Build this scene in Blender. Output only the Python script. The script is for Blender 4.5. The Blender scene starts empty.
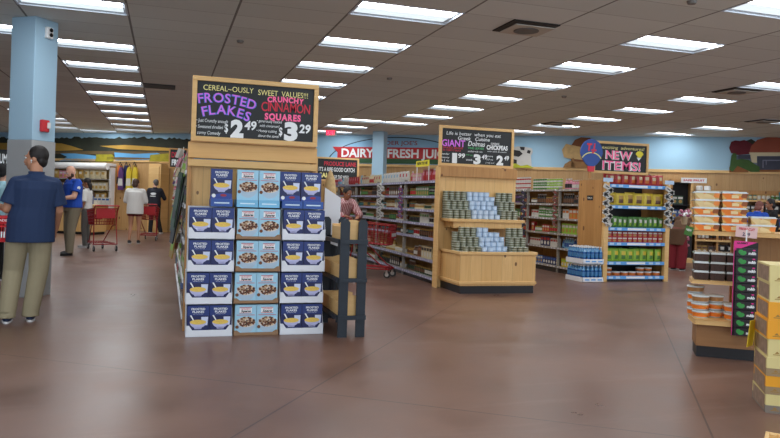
import bpy, math, random
from mathutils import Vector, Matrix
rnd = random.Random(7)
SC = bpy.context.scene
COL = SC.collection
PI = math.pi
CEIL = 3.44

# ------------------------------------------------------------------ camera model
F, ROLL, YAW, CY, CH = 706.4, 0.0323, 0.3072, 201.4, 1.32
fw = Vector((math.sin(YAW), math.cos(YAW), 0)); r0 = Vector((math.cos(YAW), -math.sin(YAW), 0)); u0 = Vector((0, 0, 1))
cr = r0*math.cos(ROLL)+u0*math.sin(ROLL); cu = u0*math.cos(ROLL)-r0*math.sin(ROLL)
O = Vector((0, 0, CH))
def ray(x, y): return fw+cr*((x-390)/F)+cu*((CY-y)/F)
def on_plane(x, y, p, n):
    d = ray(x, y); return O+d*((Vector(p)-O).dot(n)/d.dot(n))
def at_y(x, y, Y): return on_plane(x, y, (0, Y, 0), Vector((0, 1, 0)))

cam = bpy.data.cameras.new('camera'); co = bpy.data.objects.new('camera', cam); COL.objects.link(co)
co.matrix_world = Matrix(((cr.x, cu.x, -fw.x, 0), (cr.y, cu.y, -fw.y, 0), (cr.z, cu.z, -fw.z, CH), (0, 0, 0, 1)))
cam.sensor_width = 36; cam.lens = F/780*36; cam.shift_y = -(219-CY)/780; cam.clip_end = 200
SC.camera = co

# ------------------------------------------------------------------ materials
def srgb(c): return tuple(((v/255)/12.92 if v/255 <= .04045 else ((v/255+.055)/1.055)**2.4) for v in c)+(1,)
MATS = {}
def mat(name, c, rough=.6, metal=0, var=0.0, scale=12, emit=None, es=1, trans=0, coat=0, bump=0):
    if name in MATS: return MATS[name]
    m = bpy.data.materials.new(name); m.use_nodes = True; MATS[name] = m
    nt = m.node_tree; b = nt.nodes['Principled BSDF']
    b.inputs['Base Color'].default_value = srgb(c); b.inputs['Roughness'].default_value = rough; b.inputs['Metallic'].default_value = metal
    if trans: b.inputs['Transmission Weight'].default_value = trans
    if coat: b.inputs['Coat Weight'].default_value = coat
    if emit: b.inputs['Emission Color'].default_value = srgb(emit); b.inputs['Emission Strength'].default_value = es
    if var or bump:
        tc = nt.nodes.new('ShaderNodeTexCoord'); n = nt.nodes.new('ShaderNodeTexNoise'); n.inputs['Scale'].default_value = scale; n.inputs['Detail'].default_value = 4
        nt.links.new(tc.outputs['Object'], n.inputs['Vector'])
        if var:
            mx = nt.nodes.new('ShaderNodeMix'); mx.data_type = 'RGBA'
            a = srgb(c); mx.inputs['A'].default_value = tuple(v*(1-var) for v in a[:3])+(1,); mx.inputs['B'].default_value = tuple(min(1, v*(1+var)) for v in a[:3])+(1,)
            nt.links.new(n.outputs['Fac'], mx.inputs['Factor']); nt.links.new(mx.outputs['Result'], b.inputs['Base Color'])
        if bump:
            bp = nt.nodes.new('ShaderNodeBump'); bp.inputs['Strength'].default_value = bump; nt.links.new(n.outputs['Fac'], bp.inputs['Height']); nt.links.new(bp.outputs['Normal'], b.inputs['Normal'])
    return m

class NT:
    def __init__(s, m): s.t = m.node_tree; s.b = s.t.nodes['Principled BSDF']
    def n(s, k, **kw):
        x = s.t.nodes.new(k)
        for a, v in kw.items(): setattr(x, a, v)
        return x
    def l(s, a, b): s.t.links.new(a, b)
    def math(s, op, a, b=None, c=None):
        x = s.n('ShaderNodeMath', operation=op)
        for i, v in enumerate((a, b, c)):
            if v is None: continue
            if isinstance(v, (int, float)): x.inputs[i].default_value = v
            else: s.l(v, x.inputs[i])
        return x.outputs[0]
    def mix(s, fac, a, b, mode='MIX'):
        x = s.n('ShaderNodeMix', data_type='RGBA', blend_type=mode)
        for k, v in (('Factor', fac), ('A', a), ('B', b)):
            if isinstance(v, (int, float)): x.inputs[k].default_value = v
            elif isinstance(v, tuple): x.inputs[k].default_value = v
            else: s.l(v, x.inputs[k])
        return x.outputs['Result']

def wood(name, base, dark, plank=.14, axis='X', rough=.5, knots=True, rot=0, seam=.5):
    """pine boards; grain runs along Z when axis is X or Y, along X when axis is Z"""
    m = mat(name, base, rough); t = NT(m)
    tc = t.n('ShaderNodeTexCoord'); mp = t.n('ShaderNodeMapping'); mp.inputs['Rotation'].default_value = (0, 0, rot)
    t.l(tc.outputs['Object'], mp.inputs['Vector'])
    sp = t.n('ShaderNodeSeparateXYZ'); t.l(mp.outputs[0], sp.inputs[0])
    X, Y, Z = sp.outputs
    across = {'X': t.math('ADD', X, t.math('MULTIPLY', Y, .999)), 'Y': Y, 'Z': Z}[axis]
    along = X if axis == 'Z' else Z
    q = t.math('DIVIDE', across, plank); fl = t.math('FLOOR', q); fr = t.math('FRACT', q)
    wn = t.n('ShaderNodeTexWhiteNoise', noise_dimensions='1D'); t.l(fl, wn.inputs['W'])
    cb = t.n('ShaderNodeCombineXYZ'); t.l(t.math('MULTIPLY', across, 22), cb.inputs[0]); t.l(t.math('ADD', t.math('MULTIPLY', along, 1.6), t.math('MULTIPLY', wn.outputs['Value'], 30)), cb.inputs[2])
    no = t.n('ShaderNodeTexNoise'); no.inputs['Scale'].default_value = 1.4; no.inputs['Detail'].default_value = 5; no.inputs['Distortion'].default_value = .6
    t.l(cb.outputs[0], no.inputs['Vector'])
    B, D = srgb(base), srgb(dark)
    c1 = t.mix(t.math('MULTIPLY', no.outputs['Fac'], 1.0), B, D)
    c2 = t.mix(t.math('MULTIPLY', wn.outputs['Value'], .45), c1, D)
    if knots:
        cb2 = t.n('ShaderNodeCombineXYZ'); t.l(t.math('MULTIPLY', across, 1/.13), cb2.inputs[0]); t.l(t.math('MULTIPLY', along, 1/.20), cb2.inputs[2])
        vo = t.n('ShaderNodeTexVoronoi'); vo.inputs['Scale'].default_value = 1; vo.inputs['Randomness'].default_value = 1; t.l(cb2.outputs[0], vo.inputs['Vector'])
        r2 = t.n('ShaderNodeSeparateColor'); t.l(vo.outputs['Color'], r2.inputs[0])
        th = t.math('MULTIPLY', t.math('GREATER_THAN', r2.outputs[0], .55), t.math('ADD', .08, t.math('MULTIPLY', r2.outputs[1], .14)))
        k = t.math('MULTIPLY', t.math('LESS_THAN', vo.outputs['Distance'], th), .85)
        c2 = t.mix(k, c2, srgb((92, 52, 22)))
    se = t.math('MULTIPLY', t.math('LESS_THAN', fr, .018), seam)
    c3 = t.mix(se, c2, srgb((80, 52, 28)))
    t.l(c3, t.b.inputs['Base Color'])
    return m

PINE = wood('knotty_pine', (240, 204, 142), (206, 158, 92), .17)
PINE_H = wood('pine_trim', (236, 200, 140), (205, 160, 95), .5, 'Z', knots=False, seam=0)
PINE_DK = wood('aged_pine', (206, 158, 96), (160, 110, 56), .14)
PANEL = wood('pine_wall_boards', (206, 170, 118), (166, 126, 76), .19, rot=math.atan2(.543, .84))
RACKB = mat('black_blue_paint', (30, 40, 50), .55, var=.25, scale=20)
CRATE = wood('crate_pine', (236, 202, 142), (212, 168, 104), .5, 'Z', knots=False, seam=0)
BLK = mat('black_rubber', (22, 22, 24), .6); KICK = mat('black_kickboard', (28, 28, 32), .45)
WHT = mat('white_paint', (232, 232, 230), .5); WCARD = mat('white_card', (226, 230, 236), .6)
KRAFT = mat('kraft_card', (150, 118, 88), .75, var=.1)
STEEL = mat('shelf_enamel', (150, 145, 136), .45, metal=.1); CHROME = mat('bright_steel', (190, 190, 190), .3, metal=.9)
SLATE = mat('chalkboard_black', (24, 29, 30), .55, var=.25, scale=5)
CHW = mat('chalk_white', (236, 240, 240), .8); CHP = mat('chalk_pink', (255, 110, 160), .8); CHR = mat('chalk_red', (205, 50, 70), .8)
CHM = mat('chalk_magenta', (222, 120, 235), .8); CHB = mat('chalk_blue', (95, 130, 225), .8); CHY = mat('chalk_yellow', (242, 232, 150), .8); CHG = mat('chalk_green', (95, 190, 120), .8)
BLUEP = mat('sky_blue_wall_paint', (158, 196, 218), .7, var=.04, scale=1.5)
PILB = mat('pillar_blue_paint', (166, 200, 220), .6)
PILG = mat('pillar_grey_cladding', (176, 178, 178), .4, metal=.2, var=.1, scale=3)
STRIPB = mat('blue_price_strip', (92, 158, 222), .4); STRIPG = mat('price_strip_lilac', (146, 146, 172), .4); TAGW = mat('price_tag_white', (235, 238, 242), .5)

# floor
def floor_mat():
    m = mat('stained_concrete', (128, 100, 88), .38); t = NT(m)
    tc = t.n('ShaderNodeTexCoord'); sp = t.n('ShaderNodeSeparateXYZ'); t.l(tc.outputs['Object'], sp.inputs[0])
    X, Y, Z = sp.outputs
    n1 = t.n('ShaderNodeTexNoise'); n1.inputs['Scale'].default_value = .9; n1.inputs['Detail'].default_value = 7; n1.inputs['Roughness'].default_value = .65; t.l(tc.outputs['Object'], n1.inputs['Vector'])
    n2 = t.n('ShaderNodeTexNoise'); n2.inputs['Scale'].default_value = 5; n2.inputs['Detail'].default_value = 8; n2.inputs['Roughness'].default_value = .75; n2.inputs['Distortion'].default_value = 1.5; t.l(tc.outputs['Object'], n2.inputs['Vector'])
    rp = t.n('ShaderNodeValToRGB'); rp.color_ramp.elements[0].position = .35; rp.color_ramp.elements[1].position = .68
    rp.color_ramp.elements[0].color = srgb((101, 73, 60)); rp.color_ramp.elements[1].color = srgb((126, 95, 81)); t.l(n1.outputs['Fac'], rp.inputs[0])
    c = t.mix(.10, rp.outputs[0], n2.outputs['Fac'], 'OVERLAY')
    # pale scuff streaks
    mp = t.n('ShaderNodeMapping'); mp.inputs['Rotation'].default_value = (0, 0, -.95); mp.inputs['Scale'].default_value = (.35, 2.6, 1); t.l(tc.outputs['Object'], mp.inputs['Vector'])
    n3 = t.n('ShaderNodeTexNoise'); n3.inputs['Scale'].default_value = 1.1; n3.inputs['Detail'].default_value = 9; n3.inputs['Roughness'].default_value = .7; t.l(mp.outputs[0], n3.inputs['Vector'])
    st = t.n('ShaderNodeValToRGB'); st.color_ramp.elements[0].position = .56; st.color_ramp.elements[1].position = .78; t.l(n3.outputs['Fac'], st.inputs[0])
    c = t.mix(t.math('MULTIPLY', st.outputs[0], .34), c, srgb((160, 138, 126)))
    A = t.math('SUBTRACT', t.math('MULTIPLY', X, .818), t.math('MULTIPLY', Y, .575))
    B = t.math('ADD', t.math('MULTIPLY', X, .575), t.math('MULTIPLY', Y, .818))
    ln = None
    for v, off in ((A, -1.95), (A, .60), (A, 5.7), (B, 4.46), (B, 10.4)):
        q = t.math('LESS_THAN', t.math('ABSOLUTE', t.math('SUBTRACT', v, off)), .006)
        ln = q if ln is None else t.math('MAXIMUM', ln, q)
    c = t.mix(t.math('MULTIPLY', ln, .8), c, srgb((52, 42, 38)))
    t.l(c, t.b.inputs['Base Color'])
    t.l(t.math('ADD', t.math('MULTIPLY', n1.outputs['Fac'], .34), .17), t.b.inputs['Roughness'])
    bp = t.n('ShaderNodeBump'); bp.inputs['Strength'].default_value = .012; t.l(n2.outputs['Fac'], bp.inputs['Height']); t.l(bp.outputs[0], t.b.inputs['Normal'])
    return m
PX, PY, GX, GY = 1.2, 1.775/3, -1.69, 9.03      # ceiling panel pitch and phase
def ceil_mat():
    m = mat('acoustic_ceiling_panels', (150, 143, 133), .85); t = NT(m)
    tc = t.n('ShaderNodeTexCoord'); sp = t.n('ShaderNodeSeparateXYZ'); t.l(tc.outputs['Object'], sp.inputs[0]); X, Y, Z = sp.outputs
    qx = t.math('DIVIDE', t.math('SUBTRACT', X, GX), PX); qy = t.math('DIVIDE', t.math('SUBTRACT', Y, GY), PY)
    fx = t.math('ABSOLUTE', t.math('SUBTRACT', t.math('FRACT', t.math('ADD', qx, .5)), .5)); fy = t.math('ABSOLUTE', t.math('SUBTRACT', t.math('FRACT', t.math('ADD', qy, .5)), .5))
    lx = t.math('MULTIPLY', t.math('LESS_THAN', fx, .011), .75); ly = t.math('MULTIPLY', t.math('LESS_THAN', fy, .012), .38)
    cb = t.n('ShaderNodeCombineXYZ'); t.l(t.math('FLOOR', qx), cb.inputs[0]); t.l(t.math('FLOOR', qy), cb.inputs[1])
    wn = t.n('ShaderNodeTexWhiteNoise', noise_dimensions='2D'); t.l(cb.outputs[0], wn.inputs['Vector'])
    no = t.n('ShaderNodeTexNoise'); no.inputs['Scale'].default_value = 60; t.l(tc.outputs['Object'], no.inputs['Vector'])
    v = t.math('ADD', t.math('MULTIPLY', wn.outputs['Value'], .6), t.math('MULTIPLY', no.outputs['Fac'], .3))
    c = t.mix(v, srgb((211, 218, 214)), srgb((225, 232, 228)))
    c = t.mix(t.math('MAXIMUM', lx, ly), c, srgb((60, 56, 52)))
    t.l(c, t.b.inputs['Base Color']); return m

# ------------------------------------------------------------------ mesh builder
class MB:
    def __init__(s): s.v = []; s.f = []; s.m = []; s.sm = []; s.mats = []; s.M = Matrix()
    def mi(s, m):
        if m not in s.mats: s.mats.append(m)
        return s.mats.index(m)
    def add(s, vs, fs, m, smooth=False):
        b = len(s.v); s.v += [tuple(s.M @ Vector(p)) for p in vs]; k = s.mi(m)
        for f in fs: s.f.append([b+i for i in f]); s.m.append(k); s.sm.append(smooth)
        return s
    def box(s, x0, y0, z0, x1, y1, z1, m):
        vs = [(x, y, z) for x in (x0, x1) for y in (y0, y1) for z in (z0, z1)]
        return s.add(vs, [(0, 1, 3, 2), (4, 6, 7, 5), (0, 4, 5, 1), (2, 3, 7, 6), (0, 2, 6, 4), (1, 5, 7, 3)], m)
    def cbox(s, cx, cy, cz, sx, sy, sz, m): return s.box(cx-sx/2, cy-sy/2, cz-sz/2, cx+sx/2, cy+sy/2, cz+sz/2, m)
    def quad(s, a, b, c, d, m): return s.add([a, b, c, d], [(0, 1, 2, 3)], m)
    def prism(s, pts, h, m, org=(0, 0, 0), ax=(1, 0, 0), ay=(0, 0, 1), an=(0, -1, 0)):
        """polygon in the plane (ax, ay), thickness h along an"""
        o, ax, ay, an = map(Vector, (org, ax, ay, an)); n = len(pts)
        vs = [tuple(o+ax*p[0]+ay*p[1]) for p in pts]+[tuple(o+ax*p[0]+ay*p[1]+an*h) for p in pts]
        return s.add(vs, [list(range(n)), list(range(n, 2*n))[::-1]]+[(i, (i+1) % n, n+(i+1) % n, n+i) for i in range(n)], m)
    def lathe(s, prof, m, seg=16, c=(0, 0, 0), smooth=True, cap=True, ms=None):
        vs = []; fs = []; n = len(prof)
        for r, z in prof:
            for i in range(seg):
                a = 2*PI*i/seg; vs.append((c[0]+r*math.cos(a), c[1]+r*math.sin(a), c[2]+z))
        if ms is None:
            for j in range(n-1):
                for i in range(seg): fs.append((j*seg+i, j*seg+(i+1) % seg, (j+1)*seg+(i+1) % seg, (j+1)*seg+i))
            s.add(vs, fs, m, smooth)
        else:
            for j in range(n-1):
                s.add([vs[j*seg+i] for i in range(seg)]+[vs[(j+1)*seg+i] for i in range(seg)], [(i, (i+1) % seg, seg+(i+1) % seg, seg+i) for i in range(seg)], ms[j], smooth)
        if cap:
            s.add(vs[:seg], [list(range(seg))[::-1]], ms[0] if ms else m); s.add(vs[-seg:], [list(range(seg))], ms[-1] if ms else m)
        return s
    def cyl(s, a, b, r, m, r2=None, seg=10, smooth=True):
        a, b = Vector(a), Vector(b); d = b-a
        if d.length < 1e-6: return s
        q = d.to_track_quat('Z', 'Y').to_matrix(); r2 = r if r2 is None else r2; vs = []
        for p, rr in ((a, r), (b, r2)):
            for i in range(seg):
                t = 2*PI*i/seg; vs.append(tuple(p+q @ Vector((rr*math.cos(t), rr*math.sin(t), 0))))
        s.add(vs, [(i, (i+1) % seg, seg+(i+1) % seg, seg+i) for i in range(seg)], m, smooth)
        s.add(vs[:seg], [list(range(seg))[::-1]], m); s.add(vs[seg:], [list(range(seg))], m)
        return s
    def tube(s, pts, r, m, seg=8):
        for a, b in zip(pts, pts[1:]): s.cyl(a, b, r, m, seg=seg)
        return s
    def ell(s, c, rad, m, seg=16, rings=10, rot=None):
        vs = []; R = rot or Matrix.Identity(3)
        for j in range(1, rings):
            ph = PI*j/rings
            for i in range(seg):
                t = 2*PI*i/seg; vs.append(tuple(Vector(c)+R @ Vector((rad[0]*math.sin(ph)*math.cos(t), rad[1]*math.sin(ph)*math.sin(t), rad[2]*math.cos(ph)))))
        top = len(vs); vs.append(tuple(Vector(c)+R @ Vector((0, 0, rad[2])))); vs.append(tuple(Vector(c)-R @ Vector((0, 0, rad[2]))))
        fs = [(j*seg+(i+1) % seg, j*seg+i, (j+1)*seg+i, (j+1)*seg+(i+1) % seg) for j in range(rings-2) for i in range(seg)]
        fs += [(i, (i+1) % seg, top) for i in range(seg)]+[((rings-2)*seg+(i+1) % seg, (rings-2)*seg+i, top+1) for i in range(seg)]
        return s.add(vs, fs, m, True)
    def cap(s, a, b, r, m, r2=None, seg=12):
        r2 = r if r2 is None else r2
        s.cyl(a, b, r, m, r2, seg); s.ell(a, (r, r, r), m, seg, 8); s.ell(b, (r2, r2, r2), m, seg, 8); return s
    def text(s, body, size, m, org, ax=(1, 0, 0), ay=(0, 0, 1), an=(0, -1, 0), bold=0.0, align='CENTER', width=None, slant=0, lift=.002, height=None):
        ms = text_mesh(body, bold); o, ax, ay, an = map(Vector, (org, ax, ay, an))
        vs, fs, w, hgt = ms; sx = size if width is None else width/max(w, .01); sy = size if height is None else height/max(hgt, .01)
        dx = {'CENTER': -w/2, 'LEFT': 0, 'RIGHT': -w}[align]
        pv = [tuple(o+ax*((x+dx)*sx+slant*y*sy)+ay*(y*sy)+an*lift) for x, y in vs]
        return s.add(pv, fs, m)
    def build(s, name, parent=None, loc=None, rotz=0, bevel=0):
        me = bpy.data.meshes.new(name); me.from_pydata(s.v, [], s.f); me.polygons.foreach_set('material_index', s.m); me.polygons.foreach_set('use_smooth', s.sm)
        for m in s.mats: me.materials.append(m)
        me.update()
        o = bpy.data.objects.new(name, me); COL.objects.link(o)
        if parent: o.parent = parent
        if loc is not None: o.location = loc
        o.rotation_euler = (0, 0, rotz)
        if bevel:
            b = o.modifiers.new('edge', 'BEVEL'); b.width = bevel; b.segments = 2; b.limit_method = 'ANGLE'
        return o
_tx = {}
def text_mesh(body, bold):
    k = (body, bold)
    if k in _tx: return _tx[k]
    cu_ = bpy.data.curves.new('t', 'FONT'); cu_.body = body; cu_.size = 1; cu_.offset = bold; cu_.resolution_u = 3
    o = bpy.data.objects.new('t', cu_); COL.objects.link(o)
    dg = bpy.context.evaluated_depsgraph_get(); dg.update(); me = bpy.data.meshes.new_from_object(o.evaluated_get(dg))
    vs = [(v.co.x, v.co.y) for v in me.vertices]; fs = [tuple(p.vertices) for p in me.polygons]
    x0 = min(v[0] for v in vs); vs = [(x-x0, y) for x, y in vs]; w = max(v[0] for v in vs); h = max(v[1] for v in vs)
    bpy.data.objects.remove(o); bpy.data.curves.remove(cu_); bpy.data.meshes.remove(me)
    _tx[k] = (vs, fs, w, h); return _tx[k]

def tag(o, label, cat, group=None, kind=None):
    o['label'] = label; o['category'] = cat
    if group: o['group'] = group
    if kind: o['kind'] = kind
    return o
def thing(name, label, cat, loc=(0, 0, 0), rotz=0, group=None):
    o = bpy.data.objects.new(name, None); COL.objects.link(o); o.location = loc; o.rotation_euler = (0, 0, rotz); o.empty_display_size = .1
    return tag(o, label, cat, group)
def struct(o): o['kind'] = 'structure'; return o
def copy_tree(o, parent=None):
    c = o.copy(); COL.objects.link(c)
    if parent: c.parent = parent
    for ch in list(o.children): copy_tree(ch, c)
    return c
def put(src, loc, rotz=0, label=None, group=None, scale=None):
    """first use moves the source itself, later uses copy it"""
    if src.get('_used'): o = copy_tree(src)
    else: o = src; src['_used'] = 1
    o.location = loc; o.rotation_euler = (0, 0, rotz)
    if label: o['label'] = label
    if group: o['group'] = group
    if scale: o.scale = scale
    USED.append(o); return o
USED = []
ORD = ['first', 'second', 'third', 'fourth', 'fifth', 'sixth', 'seventh', 'eighth', 'ninth', 'tenth', 'eleventh', 'twelfth']

# ------------------------------------------------------------------ room shell
WA = Vector((.84, -.543, 0)).normalized(); WN = Vector((-WA.y, WA.x, 0)); WC = Vector((11.18, 18.63, 0))   # back wall axis, normal pointing away, origin
def wall_pt(t, z, off=0): return WC+WA*t+Vector((0, 0, z))-WN*off
def wp(x, y): p = on_plane(x, y, WC, WN); return ((p-WC).dot(WA), p.z)
b = MB(); b.box(-13, -2.5, -.1, 22, 33, 0, floor_mat()); struct(b.build('floor'))
b = MB()
for (z0, z1, m, off) in ((0, 2.46, PANEL, 0), (2.46, 3.6, BLUEP, 0)):
    p = [wall_pt(-24, z0), wall_pt(14, z0), wall_pt(14, z1), wall_pt(-24, z1)]; q = [v+WN*.15 for v in p]
    b.add([tuple(v) for v in p+q], [(0, 1, 2, 3), (4, 7, 6, 5), (0, 4, 5, 1), (3, 2, 6, 7), (0, 3, 7, 4), (1, 5, 6, 2)], m)
struct(b.build('wall_back'))
b = MB()
p = [wall_pt(-24, 2.42, .002), wall_pt(14, 2.42, .002), wall_pt(14, 2.50, .002), wall_pt(-24, 2.50, .002)]; q = [v-WN*.04 for v in p]
b.add([tuple(v) for v in p+q], [(0, 3, 2, 1), (4, 5, 6, 7), (0, 1, 5, 4), (3, 7, 6, 2), (0, 4, 7, 3), (1, 2, 6, 5)], PINE_H); struct(b.build('trim_1'))
# left wall and right wall far outside the frame keep the light in
b = MB(); b.box(-13, -2.5, 0, -12.85, 33, CEIL, BLUEP); struct(b.build('wall_left'))
b = MB(); b.box(21.85, -2.5, 0, 22, 14, CEIL, BLUEP); struct(b.build('wall_right'))
LENS = mat('lamp_lens', (255, 255, 255), .4, emit=(248, 251, 255), es=15)
REFL_GLOW = mat('lamp_reflector_glow', (200, 206, 210), .5, emit=(206, 220, 228), es=.85)  # lamplight on the far reflector, put in as a weak emission
LWHT = mat('lamp_reflector', (205, 216, 226), .45)

LIGHTS = []          # (x, y, row name, ordinal)
def rowof(x, ys, nm):
    for i, y in enumerate(ys): LIGHTS.append((x, y, nm, i))
s = 1.775
rowof(GX, [1.3, 3.7, 6.07, 8.44]+[10.80+s*i for i in range(9)], 'row over the left aisle')
rowof(GX+3*PX, [.1, 1.93, 3.70, 5.48]+[7.255+s*i for i in range(5)], 'row over the cereal display')
rowof(GX+5*PX, [17.9+s*i for i in range(3)], 'short row before the juice sign')
rowof(GX+6*PX, [.1, 1.93, 3.70, 5.48, 7.255]+[9.03+s*i for i in range(6)], 'row over the tinned food')
rowof(GX+9*PX, [3.7, 5.48, 7.255, 9.03]+[10.805+s*i for i in range(5)], 'row over the snack shelves')
rowof(GX+12*PX, [5.48, 7.255, 9.03, 10.805]+[12.58+s*i for i in range(3)], 'right-hand row')
rowof(GX-2*PX, [2, 5.5]+[18.6, 20.9, 22.55, 24.1, 25.6], 'row behind the near pillar')
rowof(GX-PX, [10.21], 'spot left of the near blue pillar')
rowof(GX-PX, [25.9], 'far end beside the lake mural')
LIGHTS[:] = [(x, GY+round((y-GY)/PY)*PY, n, i) for (x, y, n, i) in LIGHTS]
VENTS = [(2, 5, None)]
vent_cells = {}
def cell(x, y): return (round((x-GX)/PX-.5+1e-6), round((y-GY)/PY-.5+1e-6))
vents = [(3.85, 7.25, 'near vent in the ceiling over the tinned food display'), (8.86, 9.62, 'vent in the ceiling in front of the snack shelves'), (12.5, 12.58, 'vent in the ceiling at the far right'), (-.53, 14.36, 'long dark vent in the ceiling over the left aisle'), (9.1, 15.6, 'vent near the back wall between two lights')]
skip = set((round((x-GX)/PX), round((y-GY)/PY)) for x, y, _, _ in LIGHTS)
cm = ceil_mat(); b = MB()
for i in range(-10, 20):
    for j in range(-20, 42):
        if (i, j) in skip: continue
        x0, y0 = GX+i*PX, GY+j*PY; c = Vector((x0+.6, y0+.3, 0))
        if (c-WC).dot(WN) > .75: continue
        b.quad((x0, y0, CEIL), (x0, y0+PY, CEIL), (x0+PX, y0+PY, CEIL), (x0+PX, y0, CEIL), cm)
struct(b.build('ceiling'))
b = MB(); b.box(-13, -2.5, CEIL+.16, 22, 33, CEIL+.2, cm); struct(b.build('trim_2'))
def make_light():
    t = thing('ceiling_light', 'x', 'light'); w, h = PX, PY
    f = MB(); e = .022
    for a in ((0, 0, w, e), (0, h-e, w, h), (0, 0, e, h), (w-e, 0, w, h)): f.box(a[0], a[1], -.004, a[2], a[3], .012, LWHT)
    f.build('frame', t)
    r = MB(); d = .022; g_ = .31
    A = [(e, e, .01), (w-e, e, .01), (w-e, h-e, .01), (e, h-e, .01)]; B = [(e+.03, e+.01, d), (w-e-.03, e+.01, d), (w-e-.03, h-e-.03, d), (e+.03, h-e-.03, d)]
    r.add(A+B, [(0, 4, 5, 1), (1, 5, 6, 2), (2, 6, 7, 3), (3, 7, 4, 0)], LWHT); r.build('reflector', t)
    l = MB(); l.quad(B[0], (B[0][0], g_, d), (B[1][0], g_, d), B[1], LENS); l.build('diffuser', t)
    l = MB(); l.quad((B[0][0], g_, d), B[3], B[2], (B[1][0], g_, d), REFL_GLOW); l.build('reflector_glow', t)  # flat glowing panel standing in for the lit far reflector
    return t
L0 = make_light()
for x, y, nm, i in LIGHTS:
    cnt = sum(1 for q in LIGHTS if q[2] == nm)
    lab = ('white ceiling light, %s from front, %s' % (ORD[i] if i < 12 else 'thirteenth', nm)) if cnt > 1 else 'single white ceiling light at the '+nm
    put(L0, (x, y, CEIL), 0, lab, 'recessed ceiling lights')
GRILLE = mat('vent_dark', (34, 32, 30), .7); VENTM = mat('vent_grey', (92, 88, 82), .5)
for k, (x, y, lb) in enumerate(vents):
    t = thing('ceiling_vent', 'dark '+lb if 'dark' not in lb else lb, 'vent', (GX+round((x-GX)/PX*2)/2*PX, y, CEIL-.004), 0, 'ceiling vents')
    f = MB(); f.box(0, 0, -.012, .6, .56, 0, GRILLE); f.build('backing', t)
    if k == 3:
        f = MB()
        for j in range(6): f.box(0, .03+j*.09, -.02, .6, .05+j*.09, -.012, VENTM)
        f.build('grille', t)
    else:
        f = MB(); f.box(.09, .12, -.022, .60, .56, -.012, mat('vent_plate', (196, 192, 180), .7)); f.build('plate', t)
        f = MB(); f.lathe([(.15, -.03), (.15, -.022)], mat('speaker_mesh', (96, 96, 96), .5), 24, (.34, .34, 0)); f.build('speaker_grille', t)
for k, (x, y) in enumerate(((0.2, 4.4), (.9, 9.8), (3.6, 11.6), (7.2, 11.9), (5.0, 5.9))):
    o = MB().lathe([(.04, -.03), (.05, -.005), (.05, 0), (.02, .005), (.02, .165)], mat('sprinkler_cover', (120, 116, 110), .4), 14).build('sprinkler_head', loc=(x, y, CEIL))
    tag(o, 'small round sprinkler cover in the ceiling, %s from the front' % ORD[k], 'sprinkler', 'sprinkler covers')

# ------------------------------------------------------------------ pillars
def pillar(cx, cy, w, rot, name_lab, split=None):
    t = thing('pillar', name_lab, 'pillar', (cx, cy, 0), rot)
    b = MB(); b.cbox(0, 0, (CEIL+(split or 0))/2, w, w, CEIL-(split or 0), PILB); b.build('shaft', t, bevel=.008)
    if split: b = MB(); b.cbox(0, 0, split/2, w+.012, w+.012, split, PILG); b.build('cladding', t, bevel=.006)
    return t
prot = -math.atan2(.575, .818)
pillar(-1.62, 9.78, .37, prot, 'near sky blue square pillar with grey lower cladding behind the man in navy', 1.93)
pillar(6.2, 20.75, .36, prot, 'far sky blue square pillar in front of the juice sign')
# things on the near pillar
pn = Vector((math.cos(prot), math.sin(prot), 0)); pe = Vector((-pn.y, pn.x, 0))   # right-hand face normal is pn
def on_pillar(x, y, lift=0):
    c = Vector((-1.62, 9.78, 0))+pn*.186; return on_plane(x, y, c, pn)+pn*lift
p = on_pillar(47.5, 33)
t = thing('emergency_lamp', 'small white two-eyed unit high on the near blue pillar', 'emergency lamp', p, prot)
b = MB(); b.box(0, -.05, -.07, .05, .05, .07, WHT); b.build('housing', t, bevel=.01)
for z in (-.03, .03):
    b = MB(); b.lathe([(.022, 0), (.026, .012)], mat('lamp_eye', (30, 32, 34), .2), 12); o = b.build('lens', t, (.052, .0, z)); o.rotation_euler = (0, PI/2, 0)
p = on_pillar(43, 126)
t = thing('fire_alarm', 'red wall alarm with white strobe on the near blue pillar', 'alarm', p, prot)
b = MB(); b.box(0, -.06, -.075, .05, .06, .075, mat('alarm_red', (200, 34, 44), .4)); b.build('housing', t, bevel=.012)
b = MB(); b.box(.05, .012, -.03, .075, .052, .045, WHT); b.build('strobe', t, bevel=.006)

# ------------------------------------------------------------------ wall art and signs on the back wall
def wpoly(b, pts, m, off, th=.012):
    pp = [wp(*q) for q in pts]
    b.prism([(q[0], q[1]) for q in pp], th, m, org=tuple(WC-WN*off), ax=WA, ay=(0, 0, 1), an=-WN)
MGR = mat('mural_dark_green', (42, 46, 34), .8, var=.5, scale=3); MGO = mat('mural_gold', (186, 146, 62), .8, var=.3, scale=2); MBL = mat('mural_river_blue', (96, 160, 205), .8, var=.12, scale=2)
MYE = mat('mural_yellow_bush', (150, 140, 30), .8, var=.4, scale=6); MBR = mat('mural_brown', (104, 84, 52), .8, var=.35, scale=3)
t = thing('lake_mural', 'long mural of dark trees, golden field and blue river on the back wall', 'mural', tuple(wall_pt(-15, 2.5)))
inv = Matrix.Translation(-wall_pt(-15, 2.5))
def mur(name, m, off, *polys):
    for q in polys: b = MB(); b.M = inv; wpoly(b, q, m, off); b.build(name, t)
top = []; r2 = random.Random(3)
x = -18
while x < 194: top.append((x, 137.5+r2.uniform(-1.2, 1.2)+(1 if x > 150 else 0))); x += 2.5
mur('tree_line', MGR, .003, [(-18, 162), (194, 162)]+top[::-1])
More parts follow.
